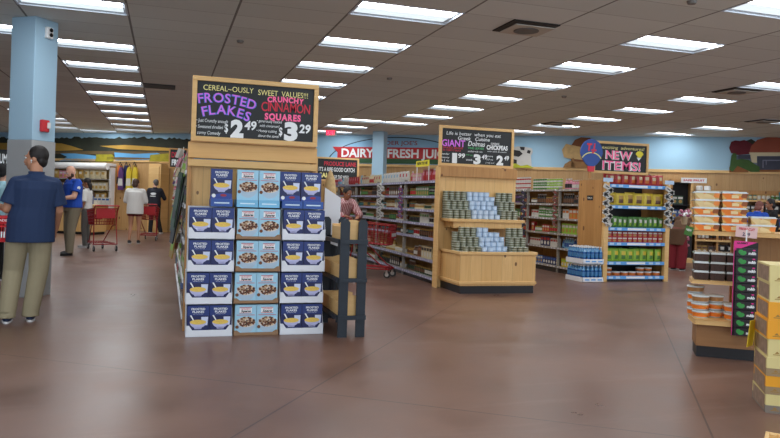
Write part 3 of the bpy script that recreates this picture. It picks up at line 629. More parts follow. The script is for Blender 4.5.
def product(kind, c, l, **kw):
    k = (kind, c, l, tuple(sorted(kw.items())))
    if k not in PROT: PROT[k] = tag(MK[kind](c, l, **kw), 'x', {'bag': 'snack bag'}.get(kind, kind))
    return PROT[k]
def run_fill(xf, y0, y1, z, hmax, kinds, cols, where, face=-1, inset=.06, fac=1.0, layers=1):
    """runs of like products along Y at x = xf, facing -X"""
    y = y0+.05; q = 0
    while y < y1-.06:
        kind = rnd.choice(kinds); c, l = rnd.choice(cols), rnd.choice(cols)
        if l == c: l = 'white' if c != 'white' else 'red'
        src = product(kind, c, l); hh = src.dimensions.z if src.dimensions.z > .01 else .1; hh = {'jar': .115, 'bottle': .2, 'can': .1, 'carton': .17, 'bag': .2, 'tub': .06}[kind]
        s_ = min(rnd.uniform(.85, 1.2), hmax/hh*.93); s_ = max(.55, s_); n = rnd.randint(3, 6); w = WID[kind]*min(s_, 1.15)*fac
        lay = 1 if hh*s_*2 > hmax*1.04 or kind in ('jar', 'bottle', 'bag') else int(hmax/(hh*s_))
        lab = '%s %s, %s label, %s' % (c, {'bag': 'snack bag'}.get(kind, kind), l, where)
        for i in range(n):
            if y+w > y1: break
            for k in range(lay):
                put(src, (xf+inset, y+w/2, z+.001+k*hh*s_), -PI/2, lab, lab, (s_, s_, s_))
            y += w
        y += .01; q += 1

def gondola(label, xf, depth, ys, levels, top, strip=STRIPG, cat='shelving', back=None):
    g = thing('shelving_unit', label, cat, (xf, ys[0], 0)); Y0, Y1 = 0, ys[-1]-ys[0]
    b = MB(); b.box(depth*.8, Y0, .0, depth*.8+.03, Y1, top, back or PINE_DK); b.build('back_panel', g)
    b = MB(); b.box(.03, Y0, 0, depth, Y1, levels[0]-.03, KICK); b.build('kick_base', g)
    for y in ys:
        b = MB(); yy = min(max(y-ys[0], .018), Y1-.018); b.box(.0, yy-.016, 0, .05, yy+.016, top, STEEL)
        for k in range(int(top/.05)): b.box(-.0015, yy-.004, .02+k*.05, 0, yy+.004, .035+k*.05, BLK)
        b.build('upright', g)
    for a, c in zip(ys, ys[1:]):
        for z in levels:
            b = MB(); b.box(.01, a-ys[0]+.02, z-.025, depth*.8, c-ys[0]-.02, z, STEEL); s_ = b.build('shelf', g)
            b = MB(); b.box(-.012, a-ys[0]+.02, z-.035, .01, c-ys[0]-.02, z+.006, strip)
            n = int((c-a)/.12)
            for k in range(n):
                if rnd.random() < .6: y = a-ys[0]+.05+k*.12+rnd.uniform(0, .03); b.box(-.0135, y, z-.028, -.012, y+rnd.uniform(.03, .05), z-.004, mat('tag_grey', (196, 198, 212), .5))
            b.build('price_strip', s_)
    return g
def clip_strip(label, x, y, z1, n, face, cols, w=.09, h=.10, pitch=.075):
    t = thing('clip_strip', label, 'hanging strip', (x, y, z1), face)
    b = MB(); b.box(-.01, -.006, -n*pitch-.02, .01, .0, .02, WHT); b.build('strip', t)
    for i in range(n):
        sgn = -1 if i % 2 else 1; b = MB(); z = -.02-(i+1)*pitch; a = .5*sgn
        R = Matrix.Rotation(a, 4, 'Y'); b.M = Matrix.Translation((0, -.02, z+h/2)) @ R
        b.box(-w/2, -.014, -h/2*.6, w/2, .006, h/2*.6, cm_(cols[0])); b.box(-w/2*.7, -.016, -h*.02, w/2*.1, -.014, h*.12, cm_(cols[1])); b.box(w*.05, -.017, -h*.26, w/2*.7, -.014, -h*.16, cm_(cols[1]))
        b.build('packet', t)
    return t

# ------------------------------------------------------------------ aisle shelving right of the cereal display
LV1 = [.10, .38, .74, .97, 1.20, 1.43, 1.68]; Y1s = [10.50, 12.2, 13.95, 15.7, 17.45, 18.9]
gondola('long grocery shelving with lilac price strips running away behind the tinned food display', 4.14, .62, Y1s, LV1, 1.72, back=PINE)
foods = ['jar', 'bottle', 'can', 'jar', 'bottle', 'jar', 'carton']
PAL = [['dark green', 'cream', 'brown', 'white', 'dark green', 'black'], ['cream', 'brown', 'amber', 'black', 'gold'], ['brown', 'amber', 'teal', 'white', 'black'], ['dark green', 'white', 'amber', 'black', 'green'], ['amber', 'cream', 'gold', 'dark green', 'teal'], ['brown', 'amber', 'green', 'black', 'red'], ['pink', 'white', 'red', 'light blue', 'cream']]
for k, z in enumerate(LV1):
    nz = (LV1+[1.95])[k+1]-z-.045
    for bay, (a, c) in enumerate(zip(Y1s, Y1s[1:])):
        run_fill(4.19, a+.02, c-.02, z, min(nz, .26 if k < 6 else .24), foods if k < 6 else ['carton', 'bag', 'bottle'], PAL[k], '%s shelf up of grocery shelving, section %s from front' % (ORD[k], ORD[bay]), fac=1.0+.12*bay)
t = thing('yellow_shelf_sign', 'yellow card sign with black letters standing on top of the grocery shelving', 'sign', (4.13, 11.25, 1.93), -PI/2)
b = MB(); b.box(-.32, -.006, 0, .32, 0, .10, mat('card_yellow', (240, 226, 50), .5)); b.text('NEW! TRY ME', 1, BLK, (0, -.006, .03), bold=.03, width=.5, height=.05); b.box(-.3, .0, -.26, -.28, .01, .05, WHT); b.box(.28, 0, -.26, .3, .01, .05, WHT); b.build('card', t)
clip_strip('zigzag strip of black and white packets hanging on the grocery shelving', 4.02, 13.3, 1.66, 8, -.25, ('white', 'black'), .15, .1, .085)
clip_strip('strip of dark red packets hanging between grocery shelf sections', 4.07, 12.2, 1.60, 7, -.3, ('purple', 'red'), .09, .09, .08)

# ------------------------------------------------------------------ tinned food display
D2 = thing('display_bin', 'knotty pine two-tier display full of tins in front of the grocery shelving', 'display', (4.13, 9.53, 0))
b = MB(); b.box(.0, .0, .115, 1.24, .03, .60, PINE); b.box(.0, .03, .115, .03, .92, .60, PINE); b.box(1.21, .03, .115, 1.24, .92, .60, PINE); b.box(.03, .03, .52, 1.21, .9, .54, PINE_H); b.build('bin_body', D2)
b = MB(); b.box(.02, .015, 0, 1.22, .92, .115, KICK); b.build('kick_base', D2)
for z, e in ((.575, .022), (.135, .016)):
    b = MB(); b.box(-e, -e, z, 1.24+e, .0, z+.045, PINE_H); b.box(-e, 0, z, 0, .92, z+.045, PINE_H); b.box(1.24, 0, z, 1.24+e, .92, z+.045, PINE_H); b.build('trim', D2, bevel=.006)
b = MB(); b.box(-.08, .80, .0, 1.28, .86, 1.90, PINE); b.build('back_board', D2)
b = MB(); b.box(-.02, .40, 1.045, 1.26, .80, 1.09, PINE_H); b.build('upper_shelf', D2, bevel=.005)
b = MB(); b.box(.06, .44, .95, 1.22, .47, 1.045, PINE); b.box(.06, .47, .95, .09, .80, 1.045, PINE); b.box(1.19, .47, .95, 1.22, .8, 1.045, PINE); b.build('apron', D2)
b = MB(); b.box(-.08, .755, 1.74, 1.28, .80, 1.90, PINE_DK); b.build('header_board', D2, bevel=.006)
b = MB(); b.box(-.10, .68, -.0, -.08, .86, 1.88, PINE_H); b.build('side_post', D2, bevel=.004)
b = MB(); b.box(-.06, .78, 1.90, 1.24, .875, 1.912, PINE_DK); b.build('sign_ledge', D2)
OLV = mat('tin_olive', (98, 100, 70), .45, var=.35, scale=60); SLV = mat('tin_silver', (168, 172, 158), .35, metal=.3); WBL = mat('tin_pale_blue', (196, 214, 232), .45, var=.06, scale=40)
def tin(kind):
    r, h = .0475, .070; B = OLV if kind == 'olive' else WBL; K = SLV if kind == 'olive' else mat('tin_rim_pale', (160, 184, 208), .4)
    return MB().lathe([(r*.94, 0), (r, .003), (r, .009), (r*.97, .011), (r*.97, .026), (r*.97, .040), (r*.97, h-.011), (r, h-.009), (r, h-.003), (r*.94, h)], B, 14, ms=[K, K, K, B, K if kind == 'olive' else B, B, K, K, K]).build('food_tin')
TN = {'olive': tag(tin('olive'), 'x', 'tin'), 'blue': tag(tin('blue'), 'x', 'tin')}
def tin_stack(prof, x0, dx, yb, z, rows, kind, lab):
    for j in range(rows):                      # row 0 is at the back
        for i, n in enumerate(prof):
            m = n-j*2 if j else n
            if rows > 1 and j == rows-1: m = max(m, 1 if rnd.random() < .7 else 2)
            for k in range(max(0, m)):
                put(TN[kind], (x0+i*dx+rnd.uniform(-.003, .003), yb-j*.10+rnd.uniform(-.004, .004), z+.0005+k*.0702), rnd.uniform(0, 6), lab, lab)
zU, zL = 1.09, .541
tin_stack([6, 6, 6, 6], 4.16, .1, 10.25, zU, 3, 'olive', 'olive and silver tin, left cluster, upper shelf of the pine tin display')
tin_stack([6, 6, 6, 6, 5], 4.56, .098, 10.25, zU, 3, 'blue', 'pale blue tin, centre cluster, upper shelf of the pine tin display')
tin_stack([6, 6, 6], 5.06, .1, 10.25, zU, 3, 'olive', 'olive and silver tin, right cluster, upper shelf of the pine tin display')
tin_stack([5, 6, 6, 6], 4.20, .1, 9.93, zL, 3, 'olive', 'olive and silver tin, left cluster, lower bin of the pine tin display')
tin_stack([6, 6, 5, 5, 4], 4.60, .097, 9.93, zL, 4, 'blue', 'pale blue tin, centre cluster, lower bin of the pine tin display')
tin_stack([6, 6, 6], 5.10, .1, 9.93, zL, 3, 'olive', 'olive and silver tin, right cluster, lower bin of the pine tin display')

# ------------------------------------------------------------------ right aisle shelving
LV2 = [.13, .50, .79, 1.09, 1.38, 1.67]; Y2s = [11.76, 12.5, 13.8, 15.1, 16.4, 17.6]
gondola('grey shelving of drinks and snacks between the tinned food display and the snack shelves', 7.52, .62, Y2s, LV2, 1.71, STEEL)
P2 = [[(['carton'], ['lime', 'yellow']), (['carton'], ['navy', 'white', 'blue']), (['carton', 'can'], ['brown', 'red', 'blue']), (['carton'], ['blue', 'red', 'white']), (['bottle'], ['blue', 'white'])],
      [(['bottle'], ['blue', 'light blue']), (['bottle', 'carton'], ['navy', 'white', 'red']), (['carton'], ['red', 'brown', 'blue']), (['bottle'], ['white', 'navy']), (['carton'], ['blue', 'red'])],
      [(['carton'], ['yellow', 'lime']), (['carton', 'jar'], ['red', 'orange', 'green']), (['carton'], ['brown', 'dark green', 'red']), (['jar'], ['red', 'green']), (['carton'], ['orange', 'white'])],
      [(['carton'], ['orange', 'white']), (['can', 'carton'], ['red', 'green', 'white']), (['carton'], ['dark green', 'green', 'red']), (['can'], ['white', 'red']), (['can'], ['green', 'white'])],
      [(['bottle'], ['black', 'brown']), (['bottle', 'jar'], ['amber', 'black', 'brown']), (['bottle'], ['black', 'amber', 'purple']), (['bottle'], ['amber', 'brown']), (['bottle'], ['black', 'brown'])],
      [(['bottle'], ['black', 'pink']), (['can'], ['green', 'lime']), (['can'], ['red', 'white']), (['can', 'carton'], ['navy', 'purple', 'brown']), (['carton'], ['purple', 'navy'])]]
for k, z in enumerate(LV2):
    nz = (LV2+[2.02])[k+1]-z-.05
    for bay, (a, c) in enumerate(zip(Y2s, Y2s[1:])):
        ks, cs = P2[k][bay]; run_fill(7.56, a+.02, c-.02, z, min(nz, .30), ks, cs, '%s shelf up of grey drinks shelving, section %s from front' % (ORD[k], ORD[bay]), fac=1.0)
clip_strip('strip of dark red packets hanging on the drinks shelving', 7.43, 12.5, 1.66, 9, -.3, ('brown', 'red'), .1, .09, .08)
clip_strip('strip of black packets hanging on the drinks shelving behind the tins', 7.42, 13.8, 1.66, 12, -.3, ('black', 'purple'), .12, .11, .1)

# ------------------------------------------------------------------ snack end shelves
N0 = thing('snack_shelf', 'pine end shelving with blue price strips filled with colourful snacks', 'shelving', (7.5, 10.95, 0))
b = MB(); b.box(0, .06, 0, .03, .80, 1.84, PINE_DK); b.build('side_panel', N0)
b = MB(); b.box(0.03, .76, 0, 1.42, .80, 1.80, KICK); b.build('back_panel', N0)
b = MB(); b.box(1.39, .06, 0, 1.42, .76, 1.80, PINE_DK); b.build('side_panel', N0)
for x in (.02, 1.34): b = MB(); b.box(x, -.02, 0, x+.09, .06, 1.80, PINE_H); b.build('post', N0, bevel=.004)
LV3 = [.10, .36, .71, .98, 1.38, 1.76]
b = MB(); b.box(.11, .02, 0, 1.34, .76, .04, KICK); b.build('kick_base', N0)
for k, z in enumerate(LV3):
    b = MB(); b.box(.11, .0, z-.025, 1.34, .45, z, STEEL); s_ = b.build('shelf', N0)
    b = MB(); b.box(.11, -.014, z-.055, 1.34, .0, z+.004, STRIPB); b.box(.52, -.016, z-.045, .92, -.014, z-.006, TAGW); 
    for x in (.15, .3, 1.0, 1.15): b.box(x, -.016, z-.045, x+.09, -.014, z-.006, mat('tag_pale_blue', (186, 212, 236), .5))
    b.build('price_strip', s_)
b = MB(); b.prism([(-.09, -.04), (.09, -.04), (.1, .05), (-.1, .05)], .004, BLK, org=(.0, .42, 1.50), ax=(0, -1, 0), an=(-1, 0, 0)); b.text("TRADER JOE'S", 1, CHW, (-.004, .42, 1.49), ax=(0, -1, 0), an=(-1, 0, 0), width=.16, height=.03); b.build('name_plate', N0)
for x in (7.56, 8.88):
    t = thing('price_card', 'small pale price card on the %s post of the snack shelves' % ('left' if x < 8 else 'right'), 'card', (x, 10.92, 1.80)); b = MB(); b.box(-.10, -.01, 0, .10, -.004, .07, mat('tag_pale_blue', (186, 212, 236), .5)); b.box(-.01, -.006, -.02, .01, .0, .02, WHT); b.build('card', t)
def row(src, x0, x1, n, y, z, lab, sc=1, rz=0, dz=0, j=.004):
    for i in range(n):
        put(src, (x0+(x1-x0)*(i+.5)/n+rnd.uniform(-j, j), y+rnd.uniform(-.006, .006)*(2.2 if 'bag' in src.name else 1), z+.001+dz), rz+rnd.uniform(-.08, .08)*(2.5 if 'bag' in src.name else 1), lab, lab, [sc*(rnd.uniform(.93, 1.05) if 'bag' in src.name else 1)]*3)
sx0, sx1 = 7.62, 8.83
row(product('bag', 'red', 'cream', art='orange'), sx0, sx1, 8, 11.02, LV3[5], 'red snack bag with cream label on the top shelf of the snack end', 1.0)
row(product('bag', 'red', 'cream', art='orange'), sx0, sx1, 8, 11.13, LV3[5], 'red snack bag in the back row on the top shelf of the snack end', 1.05)
row(product('bag', 'yellow', 'gold', w=.19, art='brown'), sx0, sx1, 6, 11.05, LV3[4], 'yellow snack bag on the second shelf down of the snack end', 1.18, 0)
row(product('bag', 'gold', 'yellow', w=.19, art='brown'), sx0+.05, sx1-.05, 5, 11.18, LV3[4], 'golden snack bag in the back row on the second shelf down of the snack end', 1.12, .3)
row(product('bag', 'green', 'white', w=.105, art='lime'), sx0, sx1, 11, 11.02, LV3[3], 'small green snack pack on the third shelf down of the snack end', .95)
row(product('bag', 'green', 'lime', w=.105), sx0, sx1, 11, 11.14, LV3[3], 'small green snack pack, back row, third shelf down of the snack end', 1.02)
cp = product('carton', 'red', 'white', w=.10, h=.10)
row(cp, sx0, sx1, 11, 11.02, LV3[2], 'small red and white carton, lower layer, fourth shelf down of snack end', .98)
row(cp, sx0, sx1, 11, 11.02, LV3[2], 'small red and white carton, upper layer, fourth shelf down of snack end', .98, dz=.099)
row(product('bag', 'lime', 'yellow', w=.155, h=.22, art='green'), sx0, sx1, 8, 11.03, LV3[1], 'lime green snack pouch on the fifth shelf down of the snack end', 1.05)
row(product('bag', 'green', 'lime', w=.155, h=.22), sx0, sx1, 8, 11.15, LV3[1], 'green snack pouch in the back row of the fifth shelf down of the snack end', 1.08)
tb = product('tub', 'orange', 'orange', r=.075, h=.075); tb2 = product('tub', 'brown', 'orange', r=.075, h=.075)
row(tb, sx0, sx1, 7, 11.06, LV3[0], 'round orange tub in the lower layer on the bottom shelf of the snack end')
for i in (0, 4, 5): put(tb2, (sx0+(sx1-sx0)*(i+.5)/7, 11.06, LV3[0]+.077), 0, 'round brown tub stacked on another on the bottom shelf of the snack end', 'round brown tubs on the bottom shelf')
clip_strip('strip of white and black packets hanging on the left post of the snack shelves', 7.56, 10.931, 1.72, 9, 0, ('white', 'black'), .20, .13, .078)
clip_strip('strip of white and black packets hanging on the right post of the snack shelves', 8.88, 10.931, 1.72, 9, 0, ('white', 'black'), .20, .13, .078)
# knotted item behind the right-hand top corner, balloon sign
o = MB(); rr = random.Random(2)
for k in range(16): o.ell((rr.uniform(-.13, .13), rr.uniform(-.05, .05), .05+rr.uniform(0, .13)), (.05, .05, .04), cm_(rr.choice(['white', 'black', 'brown'])), 8, 6)
o = o.build('spice_braid', loc=(8.76, 11.45, 1.80)); tag(o, 'mottled black and white bundle on top of the snack shelves at the right', 'bundle')
pb = at_y(591, 153, 10.85)
t = thing('balloon_sign', 'round blue hot-air balloon cut-out sign with red letters above the snack shelves', 'sign', (pb.x, 10.85, 1.84))
zc = pb.z-1.84
b = MB(); b.prism([(.225*math.cos(a)*(1 if math.sin(a) > 0 else 1-.25*abs(math.sin(a))), zc+.245*math.sin(a)) for a in [2*PI*i/36 for i in range(36)]], .025, mat('balloon_blue', (44, 78, 152), .5)); b.build('balloon', t)
b = MB(); n = 14
for i in range(n):
    a0, a1 = [PI*(.12+.76*k/n) for k in (i, i+1)]
    f = lambda a, r: (.21*math.cos(a)*r, -.001-.025, zc-.15+(.16*math.sin(a))*r)
    b.quad(f(a0, .92), f(a1, .92), f(a1, 1.02), f(a0, 1.02), mat('balloon_band', (226, 222, 130), .5))
b.build('yellow_band', t)
b = MB(); b.text('T.J.', 1, mat('balloon_red', (214, 50, 70), .5), (-.01, -.0255, zc+.04), bold=.05, width=.21, height=.13, lift=.002, slant=.1); b.build('lettering', t)
b = MB(); b.prism([(-.055, zc-.33), (.055, zc-.33), (.07, zc-.235), (-.07, zc-.235)], .03, mat('balloon_red', (214, 50, 70), .5), org=(0, .004, 0)); b.build('basket', t)
b = MB(); b.box(-.02, .0, 0, .02, .03, zc, PINE_DK); b.build('post', t)

# ------------------------------------------------------------------ water bottles in trays
WB = tag(MB().lathe([(.031, 0), (.034, .01), (.034, .10), (.0345, .102), (.0345, .17), (.034, .172), (.033, .20), (.013, .25), (.013, .27), (.017, .272), (.017, .292)], cm_('blue'), 12, ms=[mat('water_blue', (18, 76, 142), .15), ]*2+[mat('water_blue', (18, 76, 142), .15), mat('water_label', (62, 124, 176), .4), mat('water_label', (62, 124, 176), .4), mat('water_blue', (18, 76, 142), .15), mat('water_light', (84, 140, 184), .15), mat('water_light', (84, 140, 184), .15), WHT, WHT]).build('water_bottle'), 'x', 'bottle')
b = MB(); W_, D_ = .43, .56
b.box(0, 0, 0, W_, D_, .008, WCARD); b.box(0, 0, 0, W_, .006, .085, WCARD); b.box(0, D_-.006, 0, W_, D_, .085, WCARD); b.box(0, 0, 0, .006, D_, .085, WCARD); b.box(W_-.006, 0, 0, W_, D_, .085, WCARD)
for k in range(3): b.prism([(.05+k*.13, .03), (.14+k*.13, .03), (.14+k*.13, .055), (.05+k*.13, .055)], .001, STRIPB)
WT = tag(b.build('bottle_tray'), 'x', 'tray')
for k, z in enumerate((0.0, .325)):
    put(WT, (7.06, 10.86, z), 0, '%s white tray of blue water bottles beside the snack shelves' % ('lower', 'upper')[k], 'water bottle trays')
    if k: t = MB(); t.box(0, 0, -.008, W_, D_, -.001, mat('clear_card', (190, 200, 210), .5)); o = t.build('divider_sheet', loc=(7.06, 10.86, z)); tag(o, 'thin card sheet between the two layers of water bottles', 'card sheet')
    for i in range(5):
        for j in range(7):
            put(WB, (7.06+.046+i*.084, 10.86+.045+j*.078, z+.0095), 0, 'blue water bottle with white cap in the %s tray' % ('lower', 'upper')[k], 'water bottles in the %s tray' % ('lower', 'upper')[k])

# ------------------------------------------------------------------ left side shelving behind the cereal stand
LV0 = [.12, .48, .86, 1.22, 1.56]; Y0s = [7.27, 8.6, 10.0, 11.4, 12.8]
gondola('white-edged shelving full of bright packets facing the left aisle', .19, .60, Y0s, LV0, 1.76, TAGW)
P0_ = [['green', 'brown', 'white', 'blue'], ['green', 'cream', 'lime', 'white'], ['dark green', 'yellow', 'red', 'white'], ['purple', 'white', 'green', 'brown'], ['white', 'pink', 'dark green', 'lime']]
for k, z in enumerate(LV0):
    nz = (LV0+[1.9])[k+1]-z-.05
    for bay, (a, c) in enumerate(zip(Y0s, Y0s[1:])):
        run_fill(.16, a+.02, c-.02, z, min(nz, .30), ['bag', 'carton', 'bag'], P0_[k], '%s shelf up of left aisle shelving, %s section' % (ORD[k], ORD[bay]), fac=1.05)
def hang_strip(y, k, cols, n, z1):
    lab = 'strip of %s and %s packets, left aisle, %s from the front' % (cols[0], cols[1], ORD[k])
    t = thing('clip_strip', lab, 'hanging strip', (.178, y, z1), -PI/2, 'hanging strips in the left aisle')
    b = MB(); b.box(-.008, .0, -n*.11, .008, .004, .03, WHT); b.build('strip', t)
    for i in range(n):
        b = MB(); b.M = Matrix.Translation((0, -.035, -.05-i*.11)) @ Matrix.Rotation(rnd.uniform(-.4, .4), 4, 'Z') @ Matrix.Rotation(-.35, 4, 'X')
        b.box(-.07, -.02, -.055, .07, .012, .055, cm_(cols[i % len(cols)])); b.box(-.05, -.022, -.03, .04, -.02, .02, cm_(cols[(i+1) % len(cols)])); b.build('packet', t)
for k, (y, cols, n, z1) in enumerate(((8.62, ('white', 'pink', 'cream'), 10, 1.85), (9.1, ('white', 'dark green', 'cream'), 9, 1.75), (9.7, ('red', 'white', 'pink'), 10, 1.7), (10.1, ('white', 'cream', 'gold'), 11, 1.72), (10.8, ('red', 'purple', 'white'), 9, 1.68), (11.5, ('white', 'green', 'cream'), 10, 1.66))): hang_strip(y, k, cols, n, z1)
# tall leaning cards at the front end of the shelving
for k, (y, c, l, z, h, a) in enumerate(((7.42, 'dark green', 'black', 1.0, .55, .10), (7.58, 'black', 'dark green', .86, .66, .10), (7.78, 'lime', 'cream', 1.04, .62, .16), (8.0, 'dark green', 'gold', .92, .62, .14), (8.22, 'black', 'dark green', .78, .66, .16), (8.42, 'gold', 'lime', .60, .60, .12))):
    b = MB(); b.M = Matrix.Rotation(a, 4, 'Y') @ Matrix.Rotation(.12, 4, 'X')
    b.box(-.006, -.07, 0, .006, .07, h, cm_(c)); b.box(-.008, -.05, h*.15, -.006, .05, h*.3, cm_(l)); b.box(-.008, -.055, h*.7, -.006, .055, h*.9, cm_(l))
    o = b.build('tall_card', loc=(.07, y, z), rotz=.25)
    tag(o, 'tall leaning %s card, %s patches, left aisle shelving, %s from the front' % (c, l, ORD[k]), 'card')
0 and MB() or None
#.box(-.061, -.11, .055, -.06, .11, .09, cm_('lime')).build('small_carton', loc=(.08, 8.05, 0.0)); tag(o, 'teal and lime carton on the floor edge of the left aisle', 'carton')

# ------------------------------------------------------------------ shopping carts
CRED = mat('cart_red', (176, 26, 34), .4); CDK = mat('cart_dark_red', (150, 22, 30), .45, metal=.3); TYRE = mat('wheel_grey', (44, 44, 46), .6)
def make_cart():
    t = thing('shopping_cart', 'x', 'shopping cart')
    # basket: corners rear (x<0) wide and high, front narrow
    bt = [(-.40, .27, .96), (.46, .20, .90)]; bb = [(-.30, .22, .60), (.40, .16, .56)]
    b = MB(); r = .0055
    def rect(z_t):   # z_t 0 bottom .. 1 top
        f = lambda a, c: Vector(a)*(1-z_t)+Vector(c)*z_t
        A, B = f(bb[0], bt[0]), f(bb[1], bt[1]); return [A, Vector((A.x, -A.y, A.z)), Vector((B.x, -B.y, B.z)), B]
    for z_t in (0, .2, .4, .6, .8, 1):
        q = rect(z_t); b.tube(q+[q[0]], r*1.7 if z_t == 1 else r, CDK, 6)
    L_, U = rect(0), rect(1)
    for i in range(4):
        n = 8 if i % 2 == 0 else 12
        for k in range(n+1):
            b.cyl(L_[i].lerp(L_[(i+1) % 4], k/n), U[i].lerp(U[(i+1) % 4], k/n), r, CDK, seg=6)
    for k in range(9): b.cyl(L_[0].lerp(L_[1], k/8), L_[3].lerp(L_[2], k/8), r, CDK, seg=6)
    b.build('basket', t)
    b = MB(); b.tube([(-.50, -.26, 1.02), (-.50, .26, 1.02)], .016, CRED); b.build('handle', t)
    b = MB(); b.box(-.415, -.20, .74, -.405, .20, .95, CRED); b.box(-.41, -.2, .74, -.24, .2, .75, CRED); b.build('child_seat', t)
    b = MB(); b.box(.455, -.15, .68, .47, .15, .80, CRED); b.box(.471, -.12, .71, .472, .12, .77, CHW); b.build('front_badge', t)
    b = MB()
    for y in (-.25, .25):
        b.tube([(-.50, y, 1.02), (-.40, y, .95), (-.36, y*.95, .60), (-.44, y, .16)], .012, CDK); b.tube([(-.36, y*.95, .60), (-.10, y*.9, .56), (.30, y*.66, .22), (.44, y*.66, .15)], .011, CDK); b.tube([(-.44, y, .16), (.44, y*.66, .15)], .011, CDK)
    b.tube([(-.44, -.25, .16), (-.44, .25, .16)], .011, CDK); b.tube([(.44, -.165, .15), (.44, .165, .15)], .011, CDK); b.build('frame', t)
    b = MB()
    for k in range(7): y = -.2+k*.066; b.cyl((-.42, y, .19), (.40, y*.75, .18), .004, CDK, seg=6)
    for k in range(5): x = -.4+k*.2; b.cyl((x, -.22, .185), (x, .22, .185), .004, CDK, seg=6)
    b.build('lower_rack', t)
    for x, y in ((-.42, .24), (-.42, -.24), (.42, .16), (.42, -.16)):
        b = MB(); b.cyl((x, y, .15), (x, y, .10), .014, CHROME); b.box(x-.02, y-.02, .06, x+.015, y-.014, .12, CHROME); b.box(x-.02, y+.014, .06, x+.015, y+.02, .12, CHROME); k = b.build('caster', t)
        b = MB(); b.cyl((x, y-.013, .0625), (x, y+.013, .0625), .062, TYRE, seg=18); b.cyl((x, y-.015, .0625), (x, y+.015, .0625), .034, mat('hub_white', (190, 190, 190), .5), seg=12); b.build('wheel', k)
    return t
def ground(x, y, z=0): return on_plane(x, y, (0, 0, z), Vector((0, 0, 1)))
CART = make_cart()
g1 = ground(100, 250); put(CART, (g1.x, g1.y, 0), 1.9, 'red shopping cart standing beside the bald man in blue', 'shopping carts')
g2 = ground(149, 240); put(CART, (g2.x, g2.y, 0), 1.45, 'red shopping cart pushed by the woman in the white blouse', 'shopping carts')
put(CART, (3.40, 11.92, 0), -.62, 'red shopping cart in the grocery aisle leaned on by the person in pink', 'shopping carts')

# ------------------------------------------------------------------ people
SKIN = mat('skin_tan', (186, 134, 104), .55); SKIN2 = mat('skin_fair', (220, 168, 142), .55); SKIN3 = mat('skin_brown', (150, 100, 74), .55)
HAIRK = mat('hair_black', (26, 20, 18), .6); HAIRB = mat('hair_brown', (70, 44, 30), .6); EYE = mat('eye_dark', (30, 22, 20), .3); LIP = mat('lip', (150, 84, 76), .5)
def fin(mb, name, parent, vox, smooth=4):
    o = mb.build(name); r = o.modifiers.new('r', 'REMESH'); r.mode = 'VOXEL'; r.voxel_size = vox; s_ = o.modifiers.new('s', 'SMOOTH'); s_.iterations = smooth; s_.factor = .5
    dg = bpy.context.evaluated_depsgraph_get(); dg.update(); me = bpy.data.meshes.new_from_object(o.evaluated_get(dg)); old = o.data
    o.modifiers.clear(); o.data = me; bpy.data.meshes.remove(old)
    me.polygons.foreach_set('use_smooth', [True]*len(me.polygons)); me.name = name; o.parent = parent
    return o
def loft(b, secs, m, seg=20):
    """secs: (centre, rx, ry)"""
    vs = []
    for c, rx, ry in secs:
        for i in range(seg): a = 2*PI*i/seg; vs.append((c[0]+rx*math.cos(a), c[1]+ry*math.sin(a), c[2]))
    fs = [(j*seg+i, j*seg+(i+1) % seg, (j+1)*seg+(i+1) % seg, (j+1)*seg+i) for j in range(len(secs)-1) for i in range(seg)]
    fs += [list(range(seg))[::-1], list(range(len(vs)-seg, len(vs)))]
    b.add(vs, fs, m, True)
def hand(b, w, d, n, side, curl, m, k=1.0):
    """w wrist, d direction of the hand, n way the fingers curl, side +1/-1 thumb side"""
    d, n = Vector(d).normalized(), Vector(n).normalized(); a = d.cross(n).normalized()*side; n = a.cross(d).normalized()*side if a.cross(d).dot(n)*side > 0 else n; w = Vector(w)
    for u in (-.5, 0, .5): b.cap(w+a*u*.034*k, w+d*.075*k+a*u*.062*k, .015*k, m, .013*k, 8)
    for i, (u, L) in enumerate(((.75, .070), (.25, .078), (-.25, .072), (-.75, .056))):
        p = w+d*.082*k+a*u*.042*k; dd = d.copy(); ang = 0
        for s_, fr in enumerate((.45, .32, .23)):
            ang += curl*(.7, 1, .8)[s_]; q = p+(d*math.cos(ang)+n*math.sin(ang))*L*fr*k*1.15+a*u*.004
            b.cap(p, q, (.0088-.0007*s_)*k, m, (.0084-.0007*s_)*k, 8); p = q
    p = w+d*.02*k+a*.022*k; q = p+(d*.6+a*.75+n*.25).normalized()*.045*k; r_ = q+(d*.9+a*.15+n*.5).normalized()*.034*k
    b.cap(p, q, .012*k, m, .010*k, 8); b.cap(q, r_, .010*k, m, .0085*k, 8)
